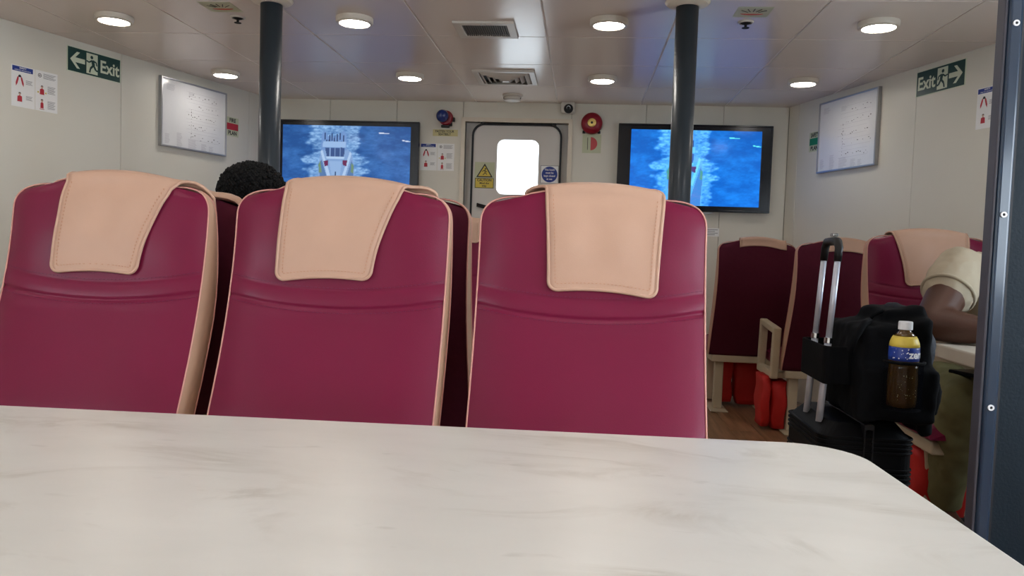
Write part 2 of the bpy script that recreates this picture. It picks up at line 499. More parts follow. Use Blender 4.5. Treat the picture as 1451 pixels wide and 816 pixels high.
def side_wall(name, p_far, p_knee, seams, sgn):
    """tapering bulkhead from the far corner to the knee, panel by panel; the inner face is on the line"""
    a, b = Vector(p_knee), Vector(p_far)
    d = (b - a); Ln = d.length; d.normalize()
    n = Vector((sgn * d.y, -sgn * d.x))          # outward
    q = [a + n * .012, b + n * .012, b + n * .09, a + n * .09]
    w = MB().prism([(v.x, v.y) for v in q], 'z', 0, ZC).build(name, 'wall_seam'); tag(w, kind='structure')
    ss = [0.] + seams + [Ln]
    for s0, s1 in zip(ss[:-1], ss[1:]):
        u, v = a + d * (s0 + .0015), a + d * (s1 - .0015)
        MB().prism([(u.x, u.y), (v.x, v.y), ((v + n * .012).x, (v + n * .012).y), ((u + n * .012).x, (u + n * .012).y)], 'z', 0, ZC).build('wall_panel', 'wall', w, bevel=.0015, seg=1)
    return w
sL = math.hypot(1, .277); sR = math.hypot(1, .289)
wl = side_wall('wall_left', (xl(YF), YF), (XLW, 2.6), [(3.3 - 2.6) * sL, (4.454 - 2.6) * sL, (5.547 - 2.6) * sL], -1)
wr = side_wall('wall_right', (xr(YF), YF), (XRW, 2.6), [(3.4 - 2.6) * sR, (4.527 - 2.6) * sR, (5.66 - 2.6) * sR], 1)

# straight hull sides near and behind the camera, with windows
WIN = [(-3.6, -2.2), (-1.9, -.5), (-.2, 1.2), (1.4, 2.4)]
WZ0, WZ1 = .85, 1.65
nwin = 0
def hull_side(name, x, sgn, WIN):
    m_ = MB().span((x, YB, 0), (x + sgn * .08, 2.6, WZ0)).span((x, YB, WZ1), (x + sgn * .08, 2.6, ZC))
    ys = [YB] + [t for w in WIN for t in w] + [2.6]
    for y0, y1 in zip(ys[0::2], ys[1::2]):
        m_.span((x, y0, WZ0), (x + sgn * .08, y1, WZ1))
    w = m_.build(name, 'wall'); tag(w, kind='structure')
    global nwin
    for y0, y1 in WIN:
        nwin += 1
        root = bpy.data.objects.new('window_%d' % nwin, None); COL.objects.link(root); tag(root, kind='structure')
        root.location = (x, (y0 + y1) / 2, (WZ0 + WZ1) / 2)
        hy, hz = (y1 - y0) / 2, (WZ1 - WZ0) / 2
        MB().ring(rrect(-hy - .03, hy + .03, -hz - .03, hz + .03, .06), rrect(-hy + .02, hy - .02, -hz + .02, hz - .02, .08), 'x', -sgn * .012, sgn * .03).build('window_frame', 'rubber', root)
        MB().prism(rrect(-hy + .01, hy - .01, -hz + .01, hz - .01, .08), 'x', sgn * .012, sgn * .018).build('window_pane', 'pane', root)
        ld = bpy.data.lights.new('daylight_portal', 'AREA'); ld.shape = 'RECTANGLE'; ld.size = y1 - y0; ld.size_y = WZ1 - WZ0
        ld.cycles.is_portal = True
        lo = bpy.data.objects.new('daylight_portal', ld); COL.objects.link(lo)
        lo.location = (x + sgn * .05, (y0 + y1) / 2, (WZ0 + WZ1) / 2)
        lo.rotation_euler = (0, sgn * PI / 2, 0) ; lo.rotation_euler = Vector((-sgn, 0, 0)).to_track_quat('-Z', 'Z').to_euler()
hull_side('wall_left_hull', XLW, -1, WIN[:2])
hull_side('wall_right_hull', XRW, 1, WIN)
wb = MB().span((XLW - .08, YB - .08, 0), (XRW + .08, YB, ZC)).build('wall_rear', 'wall'); tag(wb, kind='structure')
# crown trim lines where wall meets ceiling, base kick strip
tr = MB().span((xl(YF), YF - .012, 0), (DX0 - .05, YF, .07)).span((DX1 + .05, YF - .012, 0), (xr(YF), YF, .07)).build('baseboard_far', 'rubber'); tag(tr, kind='structure')

# door
dr = bpy.data.objects.new('door_1', None); COL.objects.link(dr); dr.location = (0, YF, 0)
tag(dr, 'grey watertight door with rounded corners and a bright window', None, None, 'structure')
MB().ring([(DX0 - .03, 0), (DX0 - .03, 1.943), (DX1 + .03, 1.943), (DX1 + .03, 0)], [(DX0, 0.001), (DX0, 1.913), (DX1, 1.913), (DX1, .001)], 'y', -.022, .03).build('door_frame', 'trim', dr, bevel=.003)
_o = []
for _x, _z in rrect(-.815, -.203, .14, 1.88, .07):
    _o.append((_x, _z))
_ou = [(DX0 - .01 if x < XC else DX1 + .01, 1.94 if z > 1 else 0.) for x, z in _o]
MB().ring(_ou, _o, 'y', .055, .10).build('door_jamb', 'door', dr)
MB().span((DX0 - .012, .0, 0), (DX0, .10, 1.93)).span((DX1, .0, 0), (DX1 + .012, .10, 1.93)).span((DX0 - .012, 0, 1.913), (DX1 + .012, .1, 1.93)).build('door_reveal', 'door', dr)
LX0, LX1, LZ0, LZ1 = -.835, -.183, .12, 1.9
WX0, WX1, WZA, WZB = -.655, -.340, 1.385, 1.795
lo_ = rrect(LX0, LX1, LZ0, LZ1, .085); li = rrect(WX0, WX1, WZA, WZB, .05)
MB().ring(lo_, li, 'y', .022, .05).build('door_leaf', 'door', dr)
MB().span((DX0, .05, 0), (DX1, .10, .12)).build('door_sill', 'door', dr)
MB().ring(rrect(LX0 - .008, LX1 + .008, LZ0 - .008, LZ1 + .008, .09), rrect(LX0 + .006, LX1 - .006, LZ0 + .006, LZ1 - .006, .08), 'y', .010, .06).build('door_gasket', 'rubber', dr)
MB().ring(rrect(WX0 - .008, WX1 + .008, WZA - .008, WZB + .008, .056), rrect(WX0 + .004, WX1 - .004, WZA + .004, WZB - .004, .05), 'y', .016, .056).build('window_frame', 'door', dr)
MB().prism(rrect(WX0, WX1, WZA, WZB, .05), 'y', .035, .041).build('window_pane', 'tintpane', dr)
hd = MB().tube([(-.79, .0, 1.312), (-.70, .0, 1.290)], .007).tube([(-.79, .0, 1.298), (-.70, .0, 1.276)], .007).build('door_handle', 'blackmetal', dr)
for hx in (-.765, -.235):
    MB().box((hx, .012, 1.905), (.03, .03, .02)).build('door_hinge', 'blackmetal', dr, bevel=.004)
ld = bpy.data.lights.new('daylight_portal', 'AREA'); ld.shape = 'RECTANGLE'; ld.size = .31; ld.size_y = .41; ld.cycles.is_portal = True
lo = bpy.data.objects.new('daylight_portal', ld); COL.objects.link(lo); lo.location = (-.4975, YF + .07, 1.59)
lo.rotation_euler = Vector((0, -1, 0)).to_track_quat('-Z', 'Z').to_euler()

# poles
def pole(x, label):
    t = thing('support_pole', label, 'pole', (x, 3.42, 0))
    MB().lathe([(.0475, .012), (.0475, ZC - .012)], seg=32).build('pole_shaft', 'pole', t, smooth=False)
    for ch in t.children: ch.data.polygons.foreach_set('use_smooth', [len(p.vertices) == 4 for p in ch.data.polygons])
    MB().lathe([(.085, 0), (.085, .008), (.075, .012), (.05, .014)], seg=32).build('base_flange', 'pole', t)
    MB().lathe([(.055, ZC - .022), (.085, ZC - .012), (.095, ZC - .002)], seg=32).build('ceiling_flange', 'trim', t)
pole(-1.412, 'dark grey steel pole standing beside the left television')
pole(.407, 'dark grey steel pole standing in front of the right television')

# ================================================================== CEILING FIXTURES
def ceiling_light(x, y, label, group='round ceiling downlights', proto=[None]):
    if proto[0] is None:
        t = thing('ceiling_light', label, 'ceiling light', (x, y, ZC), 0, group)
        MB().lathe([(.088, -.001), (.088, -.020), (.084, -.027), (.072, -.030), (.069, -.026)], seg=40).build('light_ring', 'lampring', t, smooth=False)
        MB().lathe([(.069, -.020), (.069, -.0275), (.055, -.0285)], seg=40).build('diffuser', 'lampglow', t)
        proto[0] = t
    else:
        t = copy_tree(proto[0]); t.location = (x, y, ZC); t['label'] = label
    return t
LX = [-2.314, -1.114, .086, 1.286]
LNAMES = {(0, 0): 'lit round downlight above the left exit sign', (1, 0): 'lit round downlight right of the left support pole',
          (2, 0): 'lit round downlight left of the right support pole', (3, 0): 'lit round downlight near the right exit sign',
          (0, 1): 'small lit downlight above the left framed plan, near the fire plan sign', (1, 1): 'small lit downlight above the left television',
          (2, 1): 'small lit downlight in front of the red alarm bell', (3, 1): 'small lit downlight near the right framed plan'}
for j, y in enumerate((3.686, 4.886)):
    for i in range(4):
        ceiling_light(LX[i], y, LNAMES[(i, j)])
for y in (2.486, 1.286, -.2, -1.8, -3.2):
    for i in range(4):
        ceiling_light(LX[i], y, 'round downlight in the rows overhead and behind, out of view')

# return-air grille
t = thing('return_grille', 'rectangular ceiling grille with a dark slotted face', 'vent', (-.505, 3.85, ZC))
MB().ring([(-.148, -.135), (.148, -.135), (.148, .135), (-.148, .135)], [(-.108, -.095), (.108, -.095), (.108, .095), (-.108, .095)], 'z', -.012, 0).build('grille_frame', 'vent', t, bevel=.003)
MB().span((-.108, -.095, -.001), (.108, .095, 0)).build('grille_back', 'dark', t)
sl = MB()
for q in range(20):
    sl.box((-.103 + q * .0108, 0, -.006), (.0045, .19, .008))
o = sl.build('slats', 'grille', t); tag(o, kind='stuff')
MB().tube([(-.01, -.128, -.012), (-.01, -.128, -.02), (.01, -.128, -.02), (.01, -.128, -.012)], .0018, seg=6).build('latch', 'alu', t)

# supply diffuser
t = thing('air_diffuser', 'square white ceiling air diffuser with nested louvres', 'vent', (-.512, 4.91, ZC))
MB().ring([(-.19, -.19), (.19, -.19), (.19, .19), (-.19, .19)], [(-.155, -.155), (.155, -.155), (.155, .155), (-.155, .155)], 'z', -.014, 0).build('diffuser_frame', 'vent', t, bevel=.003)
MB().span((-.155, -.155, -.002), (.155, .155, -.0005)).build('diffuser_back', 'dark', t)
for q in range(4):
    a = .15 - q * .034; b = a - .022
    m_ = MB()
    O1 = [(-a, -a), (a, -a), (a, a), (-a, a)]; I1 = [(-b, -b), (b, -b), (b, b), (-b, b)]
    zo, zi = -.005 - q * .002, -.022 - q * .003
    V = [(x, y, zo - .002) for x, y in O1] + [(x, y, zi - .002) for x, y in I1] + [(x, y, zo) for x, y in O1] + [(x, y, zi) for x, y in I1]
    Fc = []
    for i in range(4):
        j = (i + 1) % 4
        Fc += [(i, j, j + 4, i + 4), (i + 8, i + 12, j + 12, j + 8), (i, i + 8, j + 8, j), (i + 4, j + 4, j + 12, i + 12)]
    m_.add(V, Fc).build('louver', 'vent', t)
MB().box((0, 0, -.030), (.044, .044, .006)).build('center_plate', 'vent', t, bevel=.002)

# smoke detector
t = thing('smoke_detector', 'round white smoke detector on the ceiling above the door', 'detector', (-.522, 5.5, ZC))
MB().lathe([(.072, 0), (.072, -.012), (.066, -.016)], seg=32).build('detector_base', 'vent', t)
MB().lathe([(.062, -.016), (.060, -.036), (.048, -.043), (.02, -.045)], seg=32).build('detector_head', 'vent', t, smooth=True)
for sx in (-1, 1):
    MB().box((sx * .058, -.02, -.026), (.006, .006, .008)).build('detector_slot', 'dark', t)

# sprinklers and their stickers
def sprinkler(x, y, label):
    t = thing('ceiling_sprinkler', label, 'sprinkler', (x, y, ZC))
    MB().lathe([(.036, 0), (.034, -.005), (.028, -.007), (.027, -.001)], seg=24).build('escutcheon', 'vent', t)
    MB().lathe([(.026, -.002), (.02, -.008), (.01, -.012)], seg=20).build('sprinkler_cup', 'dark', t)
    MB().tube([(0, 0, -.01), (0, 0, -.026)], .006).lathe([(.017, -.026), (.017, -.028)], seg=16).build('deflector', 'dark', t)
sprinkler(-1.69, 3.69, 'black sprinkler head in the ceiling left of the left pole')
sprinkler(.705, 3.70, 'black sprinkler head in the ceiling right of the right pole')
def ceiling_sticker(x, y, label, rz):
    t = thing('sprinkler_sticker', label, 'sticker', (x, y, ZC), rz)
    MB().prism([(-.075, -.075), (.075, -.075), (.075, .075), (-.075, .075)], 'z', -.0008, 0).build('sticker_sheet', 'palegreen', t)
    pts = [(.05 * math.cos(a), -.022 - .02 * math.sin(a)) for a in [PI * k / 10 for k in range(11)]]
    MB().prism(pts, 'z', -.0014, -.0009).build('red_symbol', 'printorange', t)
    m_ = MB()
    for a in (-50, -25, 0, 25, 50):
        ca, sa = math.sin(math.radians(a)), math.cos(math.radians(a))
        m_.tube([(ca * .03, -.012 + sa * .02, -.0012), (ca * .07, -.012 + sa * .06, -.0012)], .0018, seg=4)
    m_.build('spray_lines', 'ink', t)
ceiling_sticker(.705, 3.55, 'pale sprinkler sticker with red symbol, right of the right pole', PI)
ceiling_sticker(-1.70, 3.53, 'pale sprinkler sticker with red symbol, left of the left pole', PI)

# ================================================================== FAR WALL ITEMS
# televisions
def draw_tv(w, h_, bright):
    nx, ny = 220, 124
    U, V = np.meshgrid((np.arange(nx + 1)) / nx, (np.arange(ny + 1)) / ny)
    rng = np.random.RandomState(7)
    def noise(fx, fy, seed):
        r_ = np.random.RandomState(seed); G = r_.rand(fy + 2, fx + 2)
        a = U * fx; b = V * fy
        i = np.clip(a.astype(int), 0, fx); j = np.clip(b.astype(int), 0, fy)
        fa = a - i; fb = b - j; fa = fa * fa * (3 - 2 * fa); fb = fb * fb * (3 - 2 * fb)
        return (G[j, i] * (1 - fa) + G[j, i + 1] * fa) * (1 - fb) + (G[j + 1, i] * (1 - fa) + G[j + 1, i + 1] * fa) * fb
    n1 = noise(10, 14, 1); n2 = noise(30, 46, 2); n3 = noise(80, 100, 3); n4 = noise(16, 9, 4)
    rip = .5 * n1 + .3 * n2 + .2 * n3
    deep = np.array((36, 84, 152.)); lite = np.array((66, 124, 196.))
    C = deep + (lite - deep) * (np.clip((rip - .3) * 1.5, 0, 1))[..., None]
    C *= (0.92 + .12 * (1 - V))[..., None]
    # wake foam
    uc = .415
    vv = 1 - V
    half = np.interp(vv, [0, .08, .25, .35, .48, .55, .62, .68, .75, 1], [.17, .20, .24, .16, .30, .20, .28, .20, .22, .2])
    half = half * (.88 + .24 * n2) * (.80 + .4 * n4)
    foam = np.clip((half - np.abs(U - uc)) / .05, 0, 1) ** .8 * np.clip(.25 + n3 * .55 + n2 * .35, 0, 1) * (.75 + .25 * n1)
    C = C * (1 - foam[..., None]) + np.array((158, 198, 240.)) * foam[..., None]
    def poly(pts, col, a=1.):
        nonlocal C
        inside = np.zeros(U.shape, bool); n = len(pts)
        for q in range(n):
            x1, y1 = pts[q]; x2, y2 = pts[(q + 1) % n]
            cond = ((y1 > vv) != (y2 > vv))
            with np.errstate(divide='ignore', invalid='ignore'):
                xi = (x2 - x1) * (vv - y1) / (y2 - y1 + 1e-12) + x1
            inside ^= cond & (U < xi)
        C[inside] = C[inside] * (1 - a) + np.array(col, float) * a
    # boat (u, v from the top)
    poly([(.30, .36), (.34, .30), (.50, .30), (.545, .38), (.57, .60), (.56, 1.0), (.28, 1.0), (.285, .60)], (128, 160, 206))
    poly([(.29, .55), (.31, .48), (.36, .75), (.40, 1.0), (.31, 1.0)], (86, 120, 168))
    poly([(.545, .48), (.565, .56), (.55, 1.0), (.46, 1.0), (.50, .75)], (86, 120, 168))
    poly([(.30, .36), (.315, .34), (.385, .72), (.36, .74)], (172, 198, 232))
    poly([(.53, .36), (.545, .38), (.49, .74), (.47, .72)], (172, 198, 232))
    poly([(.285, .55), (.30, .50), (.315, .66), (.29, .66)], (110, 140, 110))
    poly([(.545, .52), (.56, .54), (.56, .66), (.54, .64)], (110, 140, 110))
    poly([(.31, .11), (.335, .07), (.36, .15), (.44, .15), (.48, .06), (.50, .12), (.505, .34), (.30, .34)], (110, 146, 200))
    for a, b in ((.33, .10), (.365, .13), (.385, .11), (.405, .15), (.425, .12), (.45, .10), (.475, .13), (.345, .2), (.46, .21)):
        poly([(a, b), (a + .008, b), (a + .009, b + .10), (a - .002, b + .10)], (44, 62, 104))
    poly([(.32, .22), (.50, .22), (.50, .30), (.315, .30)], (150, 182, 224))
    poly([(.335, .31), (.49, .31), (.485, .43), (.35, .43)], (60, 84, 134))
    for a in (.372, .41, .452):
        poly([(a, .31), (a + .006, .31), (a + .006, .43), (a, .43)], (130, 162, 208))
    poly([(.34, .43), (.49, .43), (.485, .46), (.35, .46)], (170, 198, 232))
    poly([(.325, .50), (.362, .48), (.362, .56), (.335, .57)], (104, 44, 84))
    poly([(.475, .48), (.512, .48), (.505, .56), (.478, .55)], (104, 44, 84))
    poly([(.37, .50), (.47, .50), (.455, .70), (.39, .70)], (142, 174, 216))
    poly([(.415, .64), (.425, .64), (.425, .70), (.415, .70)], (40, 60, 100))
    for a, b, s_ in ((.75, .08, .09), (.93, .18, .07)):
        poly([(a, b), (a + s_, b + .018), (a + s_, b + .025), (a + .01, b + .02)], (214, 226, 240))
    if bright:
        C = np.stack([C[..., 0] * .5, C[..., 1] * 1.06 + 14, np.clip(C[..., 2] * 1.16 + 30, 0, 255)], -1)
        C[..., 0] = np.clip(C[..., 0] + 110 * foam * .45, 0, 255)
    C = np.clip(C, 0, 255) / 255.
    Ln = np.where(C <= .04045, C / 12.92, ((C + .055) / 1.055) ** 2.4)
    verts = np.stack([(U - .5) * w, np.zeros_like(U), (V - .5) * h_], -1).reshape(-1, 3)
    idx = np.arange((nx + 1) * (ny + 1)).reshape(ny + 1, nx + 1)
    F4 = np.stack([idx[:-1, :-1], idx[:-1, 1:], idx[1:, 1:], idx[1:, :-1]], -1).reshape(-1, 4)
    me = bpy.data.meshes.new('screen')
    me.from_pydata(verts.tolist(), [], F4.tolist())
    at = me.color_attributes.new('picture', 'FLOAT_COLOR', 'POINT')
    rgba = np.concatenate([Ln.reshape(-1, 3), np.ones((Ln.size // 3, 1))], 1)
    at.data.foreach_set('color', rgba.astype(np.float32).ravel())
    me.materials.append(MT['screen'])
    return me

def television(x0, x1, z0, z1, sx0, sx1, sz0, sz1, bright, label):
    yf_ = 5.715
    t = thing('television', label, 'television', ((x0 + x1) / 2, yf_, z0))
    cx = (x0 + x1) / 2
    MB().span((x0 - cx, 0, 0), (x1 - cx, .035, z1 - z0)).build('tv_body', 'tvblack', t, bevel=.004)
    o = thing_child = bpy.data.objects.new('screen', draw_tv(sx1 - sx0, sz1 - sz0, bright)); COL.objects.link(o); o.parent = t
    o.location = ((sx0 + sx1) / 2 - cx, -.0012, (sz0 + sz1) / 2 - z0)
    m_ = MB().ring([(x0 - cx, 0), (x1 - cx, 0), (x1 - cx, z1 - z0), (x0 - cx, z1 - z0)], [(x0 - cx + .012, .014), (x1 - cx - .012, .014), (x1 - cx - .012, z1 - z0 - .012), (x0 - cx + .012, z1 - z0 - .012)], 'y', -.006, 0)
    m_.build('bezel', 'tvblack', t, bevel=.002)
    MB().prism([(-.16, -.004), (.16, -.004), (.13, -.016), (-.13, -.016)], 'y', -.004, .02).build('chin_bar', 'alu', t, bevel=.002)
    MB().box((0, .053, (z1 - z0) / 2), (.4, .036, .3)).build('wall_bracket', 'blackmetal', t)
television(-2.30, -1.222, 1.285, 1.893, -2.255, -1.285, 1.325, 1.855, False, 'wall television left of the door showing a boat on dull blue sea')
television(.232, 1.316, 1.298, 1.913, .323, 1.240, 1.338, 1.873, True, 'wall television right of the door showing brighter blue sea behind the pole')

def flat(parent, name, pts, m, y=-.001, th=.0008):
    return MB().prism(pts, 'y', y, y - th if th else y).build(name, m, parent)
def rect(x0, x1, z0, z1): return [(x0, z0), (x1, z0), (x1, z1), (x0, z1)]

# beacon
t = thing('alarm_beacon', 'blue domed alarm beacon on a red base above the seatbelt sign', 'beacon', (-1.045, YF, 1.932))
MB().box((.02, -.012, -.03), (.07, .024, .05)).build('beacon_bracket', 'blackmetal', t, bevel=.004)
MB().lathe([(.052, .012), (.054, .045), (.046, .055)], seg=28, axis='y', c=(.012, 0, 0)).build('beacon_base', 'bellred', t)
MB().ell((-.008, -.075, .008), (.047, .047, .047)).build('beacon_dome', 'beaconblue', t, smooth=True)
MB().box((.065, -.03, -.01), (.025, .03, .03)).build('cable_gland', 'blackmetal', t, bevel=.004)
MB().box((.01, -.04, -.062), (.06, .03, .018)).build('beacon_foot', 'blackmetal', t, bevel=.003)

# fasten seatbelt sign
t = thing('seatbelt_sign', 'small yellow seatbelt notice below the blue beacon', 'sign', (-1.041, YF, 1.828))
flat(t, 'sign_plate', rect(-.094, .094, -.024, .024), 'paleyellow', 0, .002)
text_obj('FASTEN YOUR', .024, 'ink', t, -.005, .010, -.0022, bold=.02, sx=.9)
text_obj('SEATBELT', .024, 'ink', t, -.005, -.011, -.0022, bold=.02, sx=.9)

def poster(name, label, loc, rz, w, h_, half=False):
    """two vinyl safety cards side by side; only what is printed"""
    t = thing(name, label, 'poster', loc, rz)
    hw_ = w / 2
    flat(t, 'card', rect(-hw_, -.002, -h_ / 2, h_ / 2), 'white', 0, .0012)
    flat(t, 'card', rect(.002, hw_, -h_ / 2, h_ / 2), 'white', 0, .0012)
    y = -.0014
    flat(t, 'blue_header', rect(-hw_ * .97, -hw_ * .1, h_ * .36, h_ * .48), 'blue', y, .0004)
    text_obj('SAFETY', h_ * .055, 'white', t, -hw_ * .53, h_ * .445, y - .0006, bold=.02)
    text_obj('LIFEJACKET INSTRUCTIONS', h_ * .035, 'white', t, -hw_ * .53, h_ * .39, y - .0006)
    red = MB(); blk = MB(); sk = MB(); gr = MB()
    ya, yb2 = y, y - .0004
    # panel 1: hands holding jacket
    for s_ in (-1, 1):
        red.prism([(-hw_ * .66 + s_ * x * hw_, z * h_) for x, z in ((.04, .24), (.10, .22), (.17, .08), (.16, .0), (.10, .06), (.05, .17))][::s_], 'y', ya, yb2)
    blk.prism([(-hw_ * .66 + x * hw_, z * h_) for x, z in ((-.07, .24), (-.03, .28), (.03, .28), (.07, .24), (.03, .22), (-.03, .22))], 'y', ya, yb2)
    # panel 2: figure wearing jacket
    def figure(cx, cz, wd, extra=None):
        sk.prism(circ(cx, cz + .11 * h_, .028 * h_, 12), 'y', ya, yb2)
        blk.prism(circ(cx, cz + .125 * h_, .034 * h_, 12, 0, PI), 'y', ya, yb2 + .0001)
        red.prism([(cx - wd, cz - .07 * h_), (cx + wd, cz - .07 * h_), (cx + wd * .9, cz + .06 * h_), (cx, cz + .085 * h_), (cx - wd * .9, cz + .06 * h_)], 'y', ya, yb2)
    figure(-hw_ * .66, -.30 * h_, .085 * hw_ * 1.2)
    figure(hw_ * .30, -.02 * h_, .09 * hw_ * 1.1)
    figure(hw_ * .30, -.36 * h_, .07 * hw_)
    red.prism(rect(hw_ * .2, hw_ * .4, -.46 * h_, -.445 * h_), 'y', ya, yb2)
    for s_ in (-1, 1):
        gr.prism(rect(hw_ * .30 + s_ * .17 * hw_ - .004, hw_ * .30 + s_ * .17 * hw_ + .004, -.06 * h_, -.02 * h_), 'y', ya, yb2)
    blk.ring(circ(hw_ * .2, .38 * h_, .05 * h_, 16), circ(hw_ * .2, .38 * h_, .036 * h_, 16), 'y', ya, yb2)
    blk.prism(circ(hw_ * .2, .38 * h_, .018 * h_, 10), 'y', ya, yb2)
    tx = MB()
    def lines(x0, x1, z0, n, dz):
        for q in range(n):
            tx.prism(rect(x0, x1 - (q % 3) * .1 * (x1 - x0), z0 - q * dz, z0 - q * dz + dz * .38), 'y', ya, yb2)
    lines(-hw_ * .40, -hw_ * .12, .16 * h_, 4, .028 * h_); lines(-hw_ * .40, -hw_ * .12, -.22 * h_, 4, .028 * h_)
    lines(hw_ * .36, hw_ * .92, .43 * h_, 5, .028 * h_); lines(hw_ * .55, hw_ * .90, .13 * h_, 7, .028 * h_); lines(hw_ * .55, hw_ * .90, -.24 * h_, 8, .026 * h_)
    for m_, nm_, mt_ in ((red, 'red_print', 'printred'), (blk, 'black_print', 'ink'), (sk, 'skin_print', 'skinprint'), (gr, 'yellow_print', 'yellow')):
        tag(m_.build(nm_, mt_, t), kind='stuff')
    o = tx.build('small_print', 'inkgrey', t); tag(o, kind='stuff')
    return t
poster('safety_poster', 'white lifejacket instruction cards on the wall between left television and door', (-1.097, YF, 1.649), 0, .256, .2)

# alarm bell and its sticker
t = thing('alarm_bell', 'round red alarm bell with a brass centre', 'bell', (.038, YF, 1.915))
MB().lathe([(.05, 0), (.05, .02)], seg=24, axis='y').build('bell_base', 'bellred', t)
MB().lathe([(.078, .02), (.077, .035), (.068, .05), (.045, .058), (.03, .06)], seg=36, axis='y').build('bell_gong', 'bellred', t, smooth=True)
MB().lathe([(.031, .058), (.031, .066), (.026, .068)], seg=24, axis='y').build('bell_center', 'gold', t)
MB().prism(circ(0, 0, .009, 8), 'y', -.068, -.071).build('bell_screw', 'ink', t)
for s_ in (-1, 1):
    MB().box((s_ * .055, -.012, -.062), (.02, .02, .02)).build('bell_lug', 'blackmetal', t, bevel=.003)
t = thing('alarm_sticker', 'pale green sticker with a red half circle under the bell', 'sticker', (.043, YF, 1.772))
flat(t, 'sticker_sheet', rect(-.068, .068, -.068, .068), 'palegreen', 0, .001)
flat(t, 'red_symbol', circ(-.008, 0, .048, 16, -PI / 2, PI / 2), 'printpink', -.0012, .0004)
flat(t, 'black_bar', rect(-.032, -.028, -.045, .045), 'ink', -.0012, .0004)

# cctv
t = thing('security_camera', 'small white dome camera with a black eye above the door corner', 'camera', (-.138, YF, 2.012))
MB().box((0, -.03, .012), (.10, .06, .085)).build('camera_housing', 'vent', t, bevel=.012, seg=3)
MB().ell((.004, -.058, 0), (.034, .024, .034)).build('camera_eye', 'rubber', t, smooth=True)
MB().ring(circ(.004, .004, .015, 16), circ(.004, .004, .010, 16), 'y', -.080, -.077).build('lens_ring', 'alu', t)

# red call point, notice under right TV
t = thing('call_point', 'red alarm call point low on the wall behind the front right seat', 'alarm', (.085, YF, 1.42))
MB().box((0, -.02, 0), (.13, .04, .11)).build('call_box', 'bellred', t, bevel=.005)
MB().box((0, -.042, 0), (.06, .004, .06)).build('call_glass', 'white', t)
t = thing('small_notice', 'small white printed notice under the right television', 'notice', (.93, YF, 1.155))
flat(t, 'notice_sheet', rect(-.055, .055, -.03, .03), 'white', 0, .001)
m_ = MB()
for q in range(4): m_.prism(rect(-.045, .045 - (q % 2) * .02, .016 - q * .012, .020 - q * .012), 'y', -.0012, -.0015)
tag(m_.build('small_print', 'inkgrey', t), kind='stuff')

# door signs
t = thing('caution_sign', 'yellow triangle caution sign on the left of the door', 'sign', (-.741, YF + .022, 1.522))
flat(t, 'sign_sheet', rect(-.075, .075, -.094, .1), 'palegreen', 0, .0008)
tri = [(-.062, -.012), (.062, -.012), (0, .09)]
flat(t, 'triangle_border', tri, 'ink', -.001, .0005)
flat(t, 'triangle_field', [(-.048, -.004), (.048, -.004), (0, .074)], 'yellow', -.0016, .0004)
m_ = MB().prism(circ(.006, .05, .006, 10), 'y', -.0022, -.0026)
for a in ([(0, .042), (.004, .022)], [(.004, .022), (-.012, .004)], [(.004, .022), (.018, .008)], [(-.002, .04), (-.018, .03)], [(0, .04), (.018, .026)]):
    m_.tube([(a[0][0], -.0024, a[0][1]), (a[1][0], -.0024, a[1][1])], .0028, seg=5)
m_.build('falling_figure', 'ink', t)
flat(t, 'text_border', rect(-.07, .07, -.092, -.018), 'ink', -.001, .0005)
flat(t, 'text_field', rect(-.066, .066, -.088, -.022), 'yellow', -.0016, .0004)
text_obj('CAUTION', .024, 'ink', t, 0, -.034, -.0024, bold=.03)
text_obj('Mind the', .020, 'ink', t, 0, -.056, -.0024, bold=.02)
text_obj('step', .020, 'ink', t, 0, -.075, -.0024, bold=.02)
t = thing('hatch_sign', 'white square notice with a blue disc on the right of the door', 'sign', (-.258, YF + .022, 1.543))
flat(t, 'sign_border', rect(-.068, .068, -.066, .066), 'inkgrey', 0, .0006)
flat(t, 'sign_sheet', rect(-.064, .064, -.062, .062), 'white', -.0008, .0005)
flat(t, 'blue_disc', circ(0, 0, .058, 32), 'blue', -.0014, .0005)
for q, s_ in enumerate(('This hatch', 'must be', 'kept closed', 'at sea')):
    text_obj(s_, .020, 'white', t, 0, .034 - q * .0225, -.0022, bold=.02, sx=.9)

# ================================================================== SIDE WALL ITEMS
RZL = math.atan2(1, .277); RZR = math.atan2(-1, .289)
UL = Vector((.277, 1)).normalized(); UR = Vector((-.289, 1)).normalized()
def locL(s_, z): return (-2.947 + UL.x * s_, 3.737 + UL.y * s_, z)
def locR(s_, z): return (1.946 + UR.x * s_, 4.027 + UR.y * s_, z)

